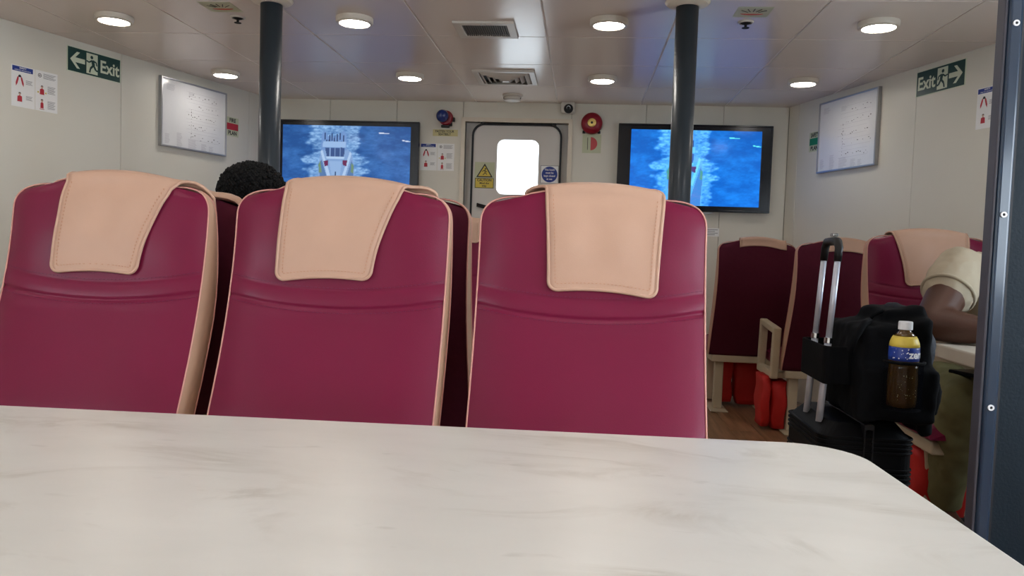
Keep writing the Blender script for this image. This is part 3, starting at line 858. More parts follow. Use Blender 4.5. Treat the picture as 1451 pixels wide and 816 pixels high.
def exit_sign(label, loc, rz, left):
    t = thing('exit_sign', label, 'sign', loc, rz)
    W, H = .36, .137
    flat(t, 'sign_plate', rect(-W / 2, W / 2, -H / 2, H / 2), 'signglow', 0, .002)
    e = .006
    flat(t, 'green_field', rect(-W / 2 + e, W / 2 - e, -H / 2 + e * .6, H / 2 - e * .6), 'signgreen', -.0022, .0005)
    s_ = -1 if left else 1     # side of the arrow
    # arrow
    A = [(.160, 0), (.118, .045), (.098, .045), (.128, .013), (.066, .013), (.066, -.013), (.128, -.013), (.098, -.045), (.118, -.045)]
    flat(t, 'arrow', [(s_ * x, z) for x, z in A], 'signglow', -.003, .0005)
    # doorway
    dx0, dx1 = -.018, .056
    flat(t, 'doorway', [(s_ * x, z) for x, z in rect(dx0, dx1, -.056, .056)], 'signglow', -.003, .0005)
    m_ = MB().prism(circ(s_ * .022, .036, .0095, 12), 'y', -.0038, -.0044)
    for a in ([(.016, .02), (.010, -.008), .010], [(.010, -.006), (.030, -.026), .006], [(.030, -.026), (.036, -.050), .005], [(.010, -.006), (-.006, -.032), .006], [(-.006, -.032), (-.024, -.034), .005],
              [(.018, .020), (.040, .006), .0042], [(.040, .006), (.056, .012), .004], [(.014, .020), (-.008, .012), .0042], [(-.008, .012), (-.012, -.006), .004]):
        m_.tube([(s_ * a[0][0], -.0042, a[0][1]), (s_ * a[1][0], -.0042, a[1][1])], a[2], seg=6)
    for v in range(len(m_.v)):
        x, y, z = m_.v[v]; m_.v[v] = (x, -.0042 + (y + .0042) * .12, z)
    m_.build('running_figure', 'signgreen', t)
    text_obj('Exit', .098, 'signglow', t, -s_ * .100, -.004, -.0032, bold=.022, sx=.88)
    return t
exit_sign('green exit sign with left arrow on the left wall', locL(.558, 1.953), RZL, True)
exit_sign('green exit sign with right arrow on the right wall', locR(.347, 1.962), RZR, False)

def plan_board(label, loc, rz, w, h_, seed):
    t = thing('framed_plan', label, 'framed plan', loc, rz)
    MB().span((-w / 2, -.018, -h_ / 2), (w / 2, 0, h_ / 2)).build('backing', 'alu', t)
    MB().span((-w / 2 + .008, -.0195, -h_ / 2 + .008), (w / 2 - .008, -.0182, h_ / 2 - .008)).build('plan_sheet', 'paper', t)
    MB().ring(rect(-w / 2, w / 2, -h_ / 2, h_ / 2), rect(-w / 2 + .011, w / 2 - .011, -h_ / 2 + .011, h_ / 2 - .011), 'y', -.026, -.018).build('frame', 'alu', t, bevel=.003)
    rnd = random.Random(seed)
    a, b, c = MB(), MB(), MB()
    y = -.0197
    for r_ in range(5):
        zc = h_ * (.30 - r_ * .15); x0 = -w * .08 + rnd.uniform(-.02, .02)
        for q in range(16):
            x = x0 + q * w * .03
            if rnd.random() < .6:
                zj = zc + rnd.uniform(-.014, .014); a.prism(rect(x, x + rnd.uniform(.003, .012), zj, zj + rnd.uniform(.002, .006)), 'y', y, y - .0003)
        b.prism(rect(x0 - .02, x0 + w * .45, zc - .016, zc - .0145), 'y', y, y - .0003)
        b.prism(rect(x0 - .02, x0 + w * .45, zc + .028, zc + .0292), 'y', y, y - .0003)
    for q in range(10): a.prism(rect(-w * .06, -w * .06 + .004, h_ * (-.3 + q * .045), h_ * (-.3 + q * .045) + rnd.uniform(.002, .012)), 'y', y, y - .0003)
    for bx, bz, bw, n in ((-.44, -.32, .08, 8), (-.27, -.28, .09, 12), (-.10, -.34, .14, 9), (.10, -.38, .09, 6), (.22, -.40, .07, 7), (-.42, .40, .12, 5), (-.1, .36, .1, 4)):
        for q in range(n): c.prism(rect(bx * w, (bx + bw * rnd.uniform(.6, 1)) * w, bz * h_ - q * .008, bz * h_ - q * .008 + .003), 'y', y, y - .0003)
    tag(a.build('dark_plan_marks', 'inkmid', t), kind='stuff'); tag(b.build('plan_lines', 'inkpale', t), kind='stuff'); tag(c.build('plan_text', 'inkpale', t), kind='stuff')
plan_board('white framed fire plan in aluminium frame on the left wall', locL(1.323, 1.779), RZL, .59, .435, 3)
plan_board('white framed safety plan in aluminium frame on the right wall', locR(1.118, 1.783), RZR, .60, .46, 5)

def plan_sign(label, loc, rz, w1, m_col):
    t = thing('plan_sign', label, 'sign', loc, rz)
    flat(t, 'sign_sheet', rect(-.062, .062, -.066, .066), 'palegreen', 0, .0008)
    flat(t, 'colour_bar', rect(-.058, .058, -.022, .024), m_col, -.001, .0004)
    text_obj(w1, .038, 'ink', t, 0, .044, -.0012, bold=.03, sx=.95 if len(w1) < 5 else .72)
    text_obj('PLAN', .038, 'ink', t, 0, -.044, -.0012, bold=.03, sx=.95)
plan_sign('FIRE PLAN sign with a red bar beside the left framed plan', locL(1.705, 1.78), RZL, 'FIRE', 'printred')
plan_sign('SAFETY PLAN sign with a green bar beside the right framed plan', locR(1.492, 1.775), RZR, 'SAFETY', 'printgreen')
poster('safety_poster', 'white lifejacket instruction cards on the left wall below the exit sign', locL(.191, 1.742), RZL, .262, .21)
poster('safety_poster', 'white lifejacket instruction cards on the right wall, partly behind the navy partition', locR(-.05, 1.757), RZR, .262, .2)

# ================================================================== SEATS
ZT, ZS, ZB = 1.116, 1.050, .372
RX = .088
def yf(z):
    if z > .62:
        q = min(1., (z - .62) / .5); return .08 + .133 * (1 - (1 - q) ** 1.8)
    return .08 - .38 * (.62 - z)
def th(z): return .120 - .072 * max(0., min(1., (z - .80) / .33)) ** 1.5 - .02 * max(0, min(1, (.62 - z) / .2))
def hwid(z, w):
    if z <= ZS: return w / 2
    q = min(1., (z - ZS) / (ZT - ZS)); return w / 2 - RX * (1 - max(0., 1 - q ** 2.6) ** (1 / 2.6))
def crown(u, z): return .020 * (1 - u * u) * max(0., min(1., (z - 1.0) / (ZT - 1.0))) ** 2
def band1(u): return .912 - .026 * (1 - u * u)
def band2(u): return .868 - .024 * (1 - u * u)
def front_y(x, z, w, grooves=True):
    hw_ = hwid(min(z, ZT), w); u = max(-1., min(1., x / max(hw_, 1e-4)))
    y = yf(z) + .020 * abs(u) ** 6 - .012 * (1 - u * u) * math.sin(PI * max(0, min(1, (z - ZB) / .45)))
    y -= .010 * (1 - u ** 4) * math.exp(-((z - 1.0) / .07) ** 2)
    if z > ZS: y += .014 * ((z - ZS) / (ZT - ZS)) ** 3
    if grooves:
        y += .0016 * math.exp(-((z - band1(u)) / .004) ** 2) + .0042 * math.exp(-((z - band2(u)) / .005) ** 2)
        y -= .0015 * math.exp(-((z - (band1(u) + band2(u)) / 2) / .014) ** 2)
    return y
def back_y(x, z, w):
    hw_ = hwid(min(z, ZT), w); u = max(-1., min(1., x / max(hw_, 1e-4)))
    return yf(z) + th(z) - .012 * abs(u) ** 6

def outline(w, n=14):
    """left side bottom -> over the top -> right side bottom, as (u or x, z_nominal)"""
    P = []
    zs_ = [ZB + (ZS - ZB) * i / n for i in range(n)] + [ZS + (ZT - ZS) * (math.sin(PI / 2 * i / 12)) for i in range(13)]
    L_ = [(-hwid(z, w), z, -1.) for z in zs_]
    ht = hwid(ZT, w)
    T = [(ht * u, ZT, u) for u in [-1 + 2 * i / 14 for i in range(1, 14)]]
    Rr = [(hwid(z, w), z, 1.) for z in reversed(zs_)]
    return L_ + T + Rr

def make_seat(name, label, loc, rz, w, cov, group, arms=False, legs=True, front=True, sdep=.47):
    """local: front faces -Y, the backrest front foot is the origin line; cov = (front top x0,x1, bottom x0,x1, drop, back x0,x1, back drop)"""
    t = thing(name, label, 'seat', loc, rz, group)
    # front panel
    rows = []
    zz = sorted(set([ZB + (ZT - ZB) * i / 46 for i in range(47)] + [.815 + .115 * i / 46 for i in range(47)]))
    for z in zz:
        hw_ = hwid(z, w)
        row = []
        for k in range(29):
            u = -1 + 2 * k / 28; u = math.copysign(abs(u) ** .85, u)
            x = hw_ * u
            row.append((x, front_y(x, z, w), z + crown(u, z)))
        rows.append(row)
    fp = MB().grid(rows).build('front_cushion', 'vinyl', t, smooth=True)
    # stitching on the band
    st = MB()
    for bf, dz in ((band1, .006), (band2, -.008)):
        n = int(w / .0095)
        for k in range(1, n):
            u = -1 + 2 * k / n; x = u * w / 2; z = bf(u) + dz
            st.box((x, front_y(x, z, w) - .0004, z), (.0058, .0016, .0014))
    tag(st.build('stitching', 'stitch', fp), kind='stuff')
    # gussets and top strip
    O = outline(w)
    def strip(idx, m, nm):
        rows = []
        for i in idx:
            x, z, u = O[i]
            yF, yB = front_y(x, z, w, False), back_y(x, z, w)
            zc = z + crown(u, z)
            nx = 1. if u >= 1 else (-1. if u <= -1 else 0.); topf = max(0., (z - ZS) / (ZT - ZS))
            row = []
            for q in range(7):
                s_ = q / 6; b_ = .004 * math.sin(PI * s_)
                row.append((x + nx * b_ * (1 - topf), yF + (yB - yF) * s_, zc + b_ * topf * .8))
            rows.append(row)
        return MB().grid(rows).build(nm, m, t, smooth=True)
    n = len(O); cut = 23
    strip(range(0, cut), 'gusset', 'side_gusset')
    strip(range(cut - 1, n - cut + 1), 'vinyl', 'top_strip')
    strip(range(n - cut, n), 'gusset', 'side_gusset')
    # back panel
    rows = []
    for z in [ZB + (ZT - ZB) * i / 30 for i in range(31)]:
        hw_ = hwid(z, w)
        rows.append([(hw_ * (-1 + 2 * k / 14), back_y(hw_ * (-1 + 2 * k / 14), z, w), z + crown(-1 + 2 * k / 14, z)) for k in range(15)])
    m_ = MB().grid(rows)
    m_.grid([[(-w / 2 + w * k / 14, front_y(-w / 2 + w * k / 14, ZB, w, False), ZB) for k in range(15)], [(-w / 2 + w * k / 14, back_y(-w / 2 + w * k / 14, ZB, w), ZB) for k in range(15)]])
    m_.build('back_panel', 'fabric', t, smooth=True)
    # piping
    pf = [(x * 1.004, front_y(x, z, w, False) - .0005, z + crown(u, z) + (.002 if abs(u) < 1 else 0)) for x, z, u in O]
    MB().tube(pf, .0020, seg=6).build('front_piping', 'piping', t, smooth=True)
    pb = [(x * 1.002, back_y(x, z, w), z + crown(u, z) + (.002 if abs(u) < 1 else 0)) for x, z, u in O]
    MB().tube(pb, .0022, seg=6).build('back_piping', 'piping', t, smooth=True)
    # headrest cover
    if cov:
        a0, a1, b0, b1, drop, c0, c1, bdrop = cov
        OFF = .008
        ht = hwid(ZT, w)
        def ztop(x):
            u = x / (w / 2)
            # nominal top z for this x
            if abs(x) <= ht: return ZT + crown(x / ht, ZT)
            q = 1 - (w / 2 - abs(x)) / RX; q = max(0, min(1, q))
            return ZS + (ZT - ZS) * (max(0., 1 - q ** 2.6) ** (1 / 2.6))
        T = .075
        def surf(x, q):
            zt = ztop(x)
            if q <= 0:
                z = zt + q
                znom = min(z, ZT)
                ripple = .003 * math.sin(x * 55 + 1.2) * min(1, -q / .08) * math.exp(-((q + .10) / .06) ** 2)
                return (x, front_y(x, znom, w, False) - OFF + ripple, z + OFF * max(0, 1 + q / .02) if q > -.02 else z)
            yA, yB = front_y(x, min(zt, ZT), w, False), back_y(x, min(zt, ZT), w)
            if q <= T:
                s_ = q / T
                return (x, (yA - OFF) + (yB - yA + 2 * OFF) * s_, zt + OFF + .008 * math.sin(PI * s_))
            z = zt - (q - T)
            return (x, back_y(x, min(z, ZT), w) + OFF, z + OFF * max(0, 1 - (q - T) / .02))
        Q = [-drop + .022 * (1 - math.cos(PI / 2 * i / 8)) for i in range(8)] + [-drop + .022 + (drop - .022) * i / 18 for i in range(19)] + [T * i / 6 for i in range(1, 7)] + [T + bdrop * i / 6 for i in range(1, 7)]
        def xrange_(q):
            if q <= 0:
                s_ = 1 + q / drop
                s2 = s_ ** 1.6
                l, r_ = b0 + (a0 - b0) * s2, b1 + (a1 - b1) * s2
                rc = .022
                if q < -drop + rc:
                    e = rc - math.sqrt(max(0, rc * rc - (rc - (q + drop)) ** 2)); l += e; r_ -= e
                return l, r_
            s_ = min(1, q / T); s_ = s_ * s_ * (3 - 2 * s_)
            return a0 + (c0 - a0) * s_, a1 + (c1 - a1) * s_
        rows = []
        for q in Q:
            l, r_ = xrange_(q)
            rows.append([surf(l + (r_ - l) * k / 18, q) for k in range(19)])
        cv = MB().grid(rows).build('headrest_cover', 'cover', t, smooth=True)
        sd = cv.modifiers.new('solid', 'SOLIDIFY'); sd.thickness = .004; sd.offset = 0
        edge = [r_[0] for r_ in rows[::-1]] + rows[0][1:-1] + [r_[-1] for r_ in rows]
        MB().tube(edge, .0042, seg=6).build('welt', 'cover', cv, smooth=True)
        if front:
            sc = MB()
            def seg_(p, q_):
                d = Vector(q_) - Vector(p); L_ = d.length; nn = max(1, int(L_ / .0075))
                for k in range(nn):
                    c = Vector(p) + d * ((k + .5) / nn)
                    sc.box((c.x, c.y - .0035, c.z), (.004 if abs(d.x) > abs(d.z) else .0014, .0012, .0014 if abs(d.x) > abs(d.z) else .004))
            ins = .014
            qb = -drop + ins; l, r_ = xrange_(qb)
            pr = None
            for k in range(13):
                p = surf(l + ins + (r_ - l - 2 * ins) * k / 12, qb)
                if pr: seg_(pr, p)
                pr = p
            for sd_ in (0, 1):
                pr = None
                for k in range(13):
                    q = qb + (-.01 - qb) * k / 12; l, r_ = xrange_(q)
                    p = surf(l + ins if sd_ == 0 else r_ - ins, q)
                    if pr: seg_(pr, p)
                    pr = p
            tag(sc.build('cover_stitching', 'stitch_c', cv), kind='stuff')
    # seat cushion and frame
    rows = []
    nx_, ny_ = 14, 16
    prof = [(-sdep + (sdep + .015) * i / ny_) for i in range(ny_ + 1)]
    top = [[((-1 + 2 * k / nx_) * w / 2, y, .465 - .03 * (abs(-1 + 2 * k / nx_) ** 5) - (.05 * max(0, (.1 - sdep - y) / .1) ** 2)) for k in range(nx_ + 1)] for y in prof]
    m_ = MB().grid(top)
    bot = [[((-1 + 2 * k / nx_) * w / 2, y, .385) for k in range(nx_ + 1)] for y in prof]
    m_.grid(bot)
    loop_t = top[0] + [r_[-1] for r_ in top[1:]] + top[-1][::-1][1:] + [r_[0] for r_ in top[::-1][1:-1]]
    loop_b = bot[0] + [r_[-1] for r_ in bot[1:]] + bot[-1][::-1][1:] + [r_[0] for r_ in bot[::-1][1:-1]]
    m_.grid([loop_t + [loop_t[0]], loop_b + [loop_b[0]]])
    m_.build('seat_cushion', 'vinyl', t, smooth=False, bevel=0)
    MB().span((-w / 2 + .02, .03 - sdep, .325), (w / 2 - .02, .085, .371)).build('seat_frame', 'frame', t, bevel=.006)
    if legs:
        for s_ in (-1, 1):
            lg = MB().box((s_ * (w / 2 - .075), .02, .1665), (.055, .05, .317)).build('leg', 'frame', t, bevel=.006)
            MB().box((s_ * (w / 2 - .075), -.02, .004), (.11, .30, .008)).build('foot_plate', 'frame', lg, bevel=.003)
        MB().box((0, -.30, .05), (w - .1, .03, .03)).build('base_rail', 'blackmetal', t, bevel=.004)
        for s_ in (-1, 1):
            MB().box((s_ * (w / 2 - .075), -.30, .1665), (.045, .045, .317)).build('leg', 'frame', t, bevel=.006)
    if arms:
        for s_ in arms:
            x = s_ * (w / 2 + .035)
            ar = MB().ring([(-.30, .315), (.06, .315), (.085, .62), (-.27, .645)], [(-.255, .36), (.02, .36), (.042, .585), (-.228, .605)], 'x', x - .022, x + .022).build('armrest', 'frame', t, bevel=.008)
            MB().box((s_ * (w / 2 - .01), -.1, .335), (.10, .26, .036)).build('arm_bracket', 'frame', ar, bevel=.004)
    return t

YR = 1.56
GF = 'magenta seats facing the camera across the marble table'
make_seat('ferry_seat', 'leftmost magenta seat facing the marble table, cover hanging askew to the left', (-1.13, YR, 0), 0, .49, (-.100, .165, -.112, .098, .222, -.10, .238, .06), GF)
make_seat('ferry_seat', 'middle magenta seat facing the marble table, below the left television', (-.560, YR, 0), 0, .505, (-.130, .145, -.135, .085, .218, -.10, .215, .06), GF)
make_seat('ferry_seat', 'rightmost magenta seat facing the marble table, in front of the door', (.0215, YR, 0), 0, .508, (-.105, .158, -.092, .145, .224, -.155, .12, .06), GF)
GB = 'seats standing back to back behind the front seats'
SD = make_seat('ferry_seat', 'forward-facing seat with a person in it, behind the leftmost front seat', (-1.11, 2.22, 0), PI, .49, (-.235, .12, -.2, .12, .2, -.235, .12, .004), GB)
make_seat('ferry_seat', 'forward-facing seat showing its dark back between middle and rightmost front seats', (-.535, 2.24, 0), PI, .495, (-.12, .16, -.12, .16, .2, -.1, .15, .03), GB)
make_seat('ferry_seat', 'farther magenta seat glimpsed in the gap left of the rightmost front seat', (-.675, 3.50, 0), 0, .49, (-.1, .19, -.1, .19, .10, -.1, .19, .05), 'far seats')
GS = 'seats along the right wall'
SA = make_seat('ferry_seat', 'burgundy-backed seat nearest the far wall, under the right television', (1.062, 5.13, 0), PI, .46, (-.17, .10, -.16, .10, .2, -.165, .105, .042), GS, front=False)
SB = make_seat('ferry_seat', 'burgundy-backed seat with a cream loop armrest, behind the suitcase handle', (1.378, 4.57, 0), PI, .46, (-.165, .06, -.16, .06, .2, -.165, .07, .06), GS, arms=(1,), front=False, sdep=.42)
SC = make_seat('ferry_seat', 'magenta seat with the person in a beige t-shirt on it', (1.478, 3.265, 0), 0, .505, (-.15, .155, -.105, .14, .225, -.17, .16, .06), GS)

SD.scale.z = .985; SA.scale.z = .965; SB.scale.z = .962; SC.scale.z = .988

# life jackets under the seats
def vest(label, c, d, rz=0., rot=0):
    t = thing('life_jacket_pouch', label, 'life jacket', (c[0], c[1], 0), rz, 'red life jackets under the seats')
    for q, s_ in enumerate((-1, 1)):
        m_ = MB(); rows = []
        wx = d[0] * (.36 if q == 0 else .62); cx0 = -d[0] / 2 + wx / 2 if q == 0 else d[0] / 2 - wx / 2
        for i in range(9):
            f = i / 8
            z = c[2] + d[2] * (f if q == 0 else f * .94) + (.0 if q else .012)
            tp_ = (.78 + .22 * min(1, f * 1.8)) if q else (.9 + .1 * f)
            yy = d[1] / 2 * (1. if q == 0 else .9) * (.75 + .25 * math.sin(PI * f))
            ring_ = []
            for k in range(21):
                a = 2 * PI * k / 20; cx_, cy_ = math.cos(a), math.sin(a)
                ring_.append((cx0 + math.copysign(abs(cx_) ** .35, cx_) * wx / 2 * tp_ + .005 * math.sin(i * 1.3 + q * 2), math.copysign(abs(cy_) ** .4, cy_) * yy + .006 * math.sin(4 * a + i * .8), z))
            rows.append(ring_)
        m_.grid(rows).add(rows[0][:-1], [tuple(range(20))]).add(rows[-1][:-1], [tuple(range(20))])
        m_.build('jacket_flap', 'red', t, smooth=True)
    return t
vest('red life jacket pouch under the seat nearest the far wall', (1.07, 5.30, .012), (.30, .16, .30))
vest('bright red life jacket pouch below the cream loop armrest', (1.125, 4.62, .012), (.15, .22, .29))
vest('dark red life jacket pouch under the seat of the beige-shirted person', (1.35, 3.02, .012), (.20, .16, .28))

# ================================================================== NEAR TABLE
t = thing('marble_table', 'white marble-look table in the foreground with rounded corners', 'table', (0, 0, 0), 0)
ang = .030
def tp(x, y): return (x * math.cos(ang) - y * math.sin(ang), x * math.sin(ang) + y * math.cos(ang))
tx0, tx1, ty0, ty1, tr_ = -1.36, .398, .36, 1.064, .085
P = [tp(x, y) for x, y in rrect(tx0, tx1, ty0, ty1, tr_, 10)]
MB().prism(P, 'z', .718, .75).build('table_top', 'marble', t, bevel=.004, seg=3)
for px in (-1.05, .05):
    lg = MB().lathe([(.035, .012), (.035, .715)], seg=20, c=(px, .71, 0)).build('pedestal', 'alu', t)
    MB().box((px, .71, .006), (.45, .45, .012)).build('base_plate', 'alu', lg, bevel=.004)

# ================================================================== NAVY PARTITION
PX = .840; PY = 1.70
t = thing('partition', 'dark navy partition with screwed edge trim at the right of the photo', 'partition', (PX, PY, 0))
MB().span((.036, .006, 0), (1.42, .026, ZC)).build('partition_panel', 'navy', t)
MB().span((.006, -.006, 0), (.034, .034, ZC)).build('edge_trim', 'navytrim', t, bevel=.006, seg=3)
MB().span((0, .0, 0), (.007, .034, ZC)).build('edge_strip', 'greystrip', t, bevel=.003)
MB().span((.034, .0, 0), (.039, .006, ZC)).build('panel_bead', 'rubber', t)
for z in (.255, .70, 1.10, 1.487, 1.90):
    s_ = MB().ring(circ(.019, z, .0062, 16), circ(.019, z, .003, 16), 'y', -.0095, -.006).build('screw', 'capwhite', t)
    MB().prism(circ(.019, z, .003, 10), 'y', -.0078, -.006).build('screw_socket', 'dark', s_)

# ================================================================== SUITCASE
t = thing('suitcase', 'black ribbed hard suitcase with its trolley handle pulled up', 'suitcase', (.752, 2.23, 0))
hx, hy = .118, .168
Zb, Zt_ = .055, .572
m_ = MB(); rows = []
for i in range(15):
    q = i / 14; z = Zb + (Zt_ - Zb) * q
    e = min(q, 1 - q) / .08; ins = .03 * (1 - math.sqrt(max(0, 1 - (1 - min(1, e)) ** 2)))
    rr_ = [(x, y, z) for x, y in rrect(-hx + ins, hx - ins, -hy + ins, hy - ins, .035, 5)]
    rows.append(rr_ + [rr_[0]])
body = m_.grid(rows).add(rows[0][:-1], [tuple(range(24))]).add(rows[-1][:-1], [tuple(range(24))]).build('case_shell', 'case', t, smooth=False)
for zg in (.12, .22, .42, .50):
    for q in range(4):
        z = zg + q * .012
        P = rrect(-hx - .004, hx + .004, -hy - .004, hy + .004, .038, 5); P2 = rrect(-hx + .004, hx - .004, -hy + .004, hy - .004, .032, 5)
        MB().ring(P, P2, 'z', z, z + .005).build('rib', 'case', body, bevel=.0015)
MB().ring(rrect(-.012, .012, Zb - .003, Zt_ + .004, .005), rrect(-.009, .009, Zb + .01, Zt_ - .01, .004), 'y', -hy - .006, hy + .006).build('zip_seam', 'rubber', t)
zp = MB().box((-.05, -hy - .012, .49), (.008, .006, .022)).build('zip_pull', 'chrome', t, bevel=.002)
for sx in (-1, 1):
    for sy in (-1, 1):
        wh = MB().lathe([(.024, -.01), (.024, .01)], seg=16, axis='y', c=(sx * .085, sy * .13, .024)).build('wheel', 'rubber', t)
        MB().box((sx * .085, sy * .13, .046), (.03, .03, .02)).build('wheel_fork', 'case', wh, bevel=.003)
# handle: poles lean slightly
pa0, pa1 = Vector((-.098, .040, .56)), Vector((-.066, .058, 1.018))
pb0, pb1 = Vector((-.100, -.085, .56)), Vector((-.066, -.062, 1.018))
hn = thing_h = None
def polebar(p, q, w1, w2, m): return MB().tube([p, q], [w1, w2], seg=10)
for p, q in ((pa0, pa1), (pb0, pb1)):
    mid = p + (q - p) * .48
    lw = MB().tube([p, mid], .0095, seg=12).build('handle_tube', 'steel', t, smooth=True)
    MB().tube([mid, q], .0082, seg=12).build('inner_tube', 'steel', lw, smooth=True)
    MB().tube([mid - (q - p) * .02, mid + (q - p) * .012], .0115, seg=12).build('tube_collar', 'chrome', lw)
gp = pa1 + (pa1 - pa0) * .03; gq = pb1 + (pb1 - pb0) * .03
MB().tube([pa1 - (pa1 - pa0) * .06, pa1 + (pa1 - pa0) * .02, gp + (gq - gp) * .12 + Vector((0, 0, .012)), gp + (gq - gp) * .5 + Vector((.004, 0, .014)), gp + (gq - gp) * .88 + Vector((0, 0, .012)), pb1 + (pb1 - pb0) * .02, pb1 - (pb1 - pb0) * .06], [.0105, .011, .0115, .012, .0115, .011, .0105], seg=12).build('handle_grip', 'blackmetal', t, smooth=True)
MB().box(tuple(gp + (gq - gp) * .5 + Vector((.004, 0, .031))), (.014, .03, .008)).build('handle_button', 'chrome', t, bevel=.002)

# bag on the suitcase
def remesh(o, vox, smooth_it=6):
    r_ = o.modifiers.new('remesh', 'REMESH'); r_.mode = 'VOXEL'; r_.voxel_size = vox; r_.use_smooth_shade = True
    s_ = o.modifiers.new('smooth', 'SMOOTH'); s_.iterations = smooth_it; s_.factor = .5
def displace(o, strength, size, seed=0):
    tx = bpy.data.textures.new('wrinkle', 'CLOUDS'); tx.noise_scale = size; tx.noise_depth = 2
    d = o.modifiers.new('wrinkle', 'DISPLACE'); d.texture = tx; d.strength = strength; d.mid_level = .5; d.texture_coords = 'LOCAL'
    return d
t = thing('travel_bag', 'soft black bag resting on the suitcase with a bottle in its net pocket', 'bag', (.79, 2.2, .575))
m_ = MB()
def slab(mb, x0, x1, y0, y1, z0, z1, sh=0., top=0.):
    P = [(x0, y0, z0), (x1, y0, z0), (x1, y1, z0), (x0, y1, z0), (x0 + sh, y0, z1), (x1 + sh, y0, z1 + top), (x1 + sh, y1, z1 + top), (x0 + sh, y1, z1)]
    mb.add(P, [(0, 3, 2, 1), (4, 5, 6, 7), (0, 1, 5, 4), (1, 2, 6, 5), (2, 3, 7, 6), (3, 0, 4, 7)])
slab(m_, -.075, .115, -.17, .14, .012, .15)
slab(m_, -.075, .105, -.15, .13, .10, .25, .0, .03)
slab(m_, .0, .105, -.10, .08, .20, .295, -.008, .010)
slab(m_, -.105, .02, -.10, .10, .13, .235, .03, .025)
slab(m_, .10, .135, -.12, .10, -.03, .14)
bb = m_.build('bag_body', 'bag', t, smooth=True); remesh(bb, .008, 14); displace(bb, .022, .09)
m_ = MB().limb([(.100, -.09, .13), (.110, -.08, .21), (.09, -.04, .28)], (.03, .03, .022)).limb([(.09, -.04, .28), (.05, .0, .295)], (.022, .018))
b2 = m_.build('bag_flap', 'bagblue', t, smooth=True); remesh(b2, .007, 6); displace(b2, .014, .04)
m_ = MB(); slab(m_, .11, .165, -.06, .10, .03, .15, .01, -.05); slab(m_, .10, .17, -.05, .09, .01, .10, .012, -.02)
b3 = m_.build('side_pouch', 'bag', t, smooth=True); remesh(b3, .008, 8); displace(b3, .014, .05)
MB().tube([(-.03, -.06, .255), (-.022, -.08, .278), (.0, -.08, .29), (.02, -.07, .285), (.035, -.06, .27)], .005, seg=6).build('grab_loop', 'bag', t, smooth=True)
MB().ring(rrect(-.150, -.07, -.115, .115, .02, 4), rrect(-.143, -.078, -.105, .105, .015, 4), 'z', .095, .195).build('handle_sleeve', 'bag', t, bevel=.004)
MB().tube([(-.10, -.15, .19), (-.092, -.16, .225), (-.065, -.14, .26), (-.04, -.1, .265)], .009, seg=6).build('strap', 'bag', t, smooth=True)
# net pocket on the bag's near side (local y = -.2)
rows = []
for i in range(8):
    z = .058 + .115 * i / 7
    rows.append([(.012 + .046 * math.sin(-PI / 2 + PI * k / 10) , -.200 - .046 * math.cos(-PI / 2 + PI * k / 10), z) for k in range(11)])
MB().grid(rows).build('net_pocket', 'net', t, smooth=True)
MB().tube([(.012 + .047 * math.sin(-PI / 2 + PI * k / 10), -.200 - .047 * math.cos(-PI / 2 + PI * k / 10), .175) for k in range(11)], .004, seg=6).build('pocket_hem', 'bag', t, smooth=True)
MB().grid([[(.012 + s_ * .046 * math.sin(-PI / 2 + PI * k / 10), -.200 - s_ * .046 * math.cos(-PI / 2 + PI * k / 10), .0575) for k in range(11)] for s_ in (0., 1.)]).build('pocket_floor', 'bag', t)

# bottle
BX, BY, BZ = .802, 2.017, .6355
t = thing('drink_bottle', 'plastic drink bottle with white cap and blue and yellow label', 'bottle', (BX, BY - .018, BZ))
MB().lathe([(.026, -.0), (.033, .006), (.0345, .02), (.0345, .075), (.033, .098), (.0345, .118)], seg=32).build('bottle_lower', 'cola', t, smooth=True)
MB().lathe([(.0348, .118), (.0352, .128), (.0350, .148), (.0348, .152)], seg=32).build('blue_label', 'blue', t, smooth=True)
MB().lathe([(.0348, .152), (.0335, .162), (.030, .172), (.0265, .178)], seg=32).build('yellow_band', 'yellow', t, smooth=True)
MB().lathe([(.026, .177), (.018, .186), (.0135, .191), (.0135, .196)], seg=28).build('bottle_neck', 'cola', t, smooth=True)
cp = MB().lathe([(.0165, .194), (.0165, .212), (.0150, .214)], seg=28).build('bottle_cap', 'capwhite', t)
tm = text_obj('zero', .026, 'bubble', t, 0, .1345, 0, align='LEFT', bold=.03)
for v in tm.data.vertices:
    x = v.co.x - .002; a = x / .0354; rr_ = .0357 - v.co.y * .3
    v.co = (rr_ * math.sin(a), -rr_ * math.cos(a), v.co.z)
rnd = random.Random(4); m_ = MB()
for q in range(16):
    a = rnd.uniform(-1.3, .0); z = rnd.uniform(.122, .153); r_ = rnd.uniform(.0008, .0018)
    m_.ell((.0352 * math.sin(a), -.0352 * math.cos(a), z), (r_, r_, r_), seg=6, rings=4)
tag(m_.build('label_dots', 'bubble', t), kind='stuff')
m_ = MB()
for q in range(26):
    a = rnd.uniform(-.7, .7); z = rnd.uniform(.02, .085); r_ = rnd.uniform(.0005, .0013)
    m_.ell((.0346 * math.sin(a), -.0346 * math.cos(a), z), (r_, r_, r_), seg=6, rings=4)
tag(m_.build('golden_specks', 'paleyellow', t), kind='stuff')  # small pale yellow specks scattered over the front of the lower bottle

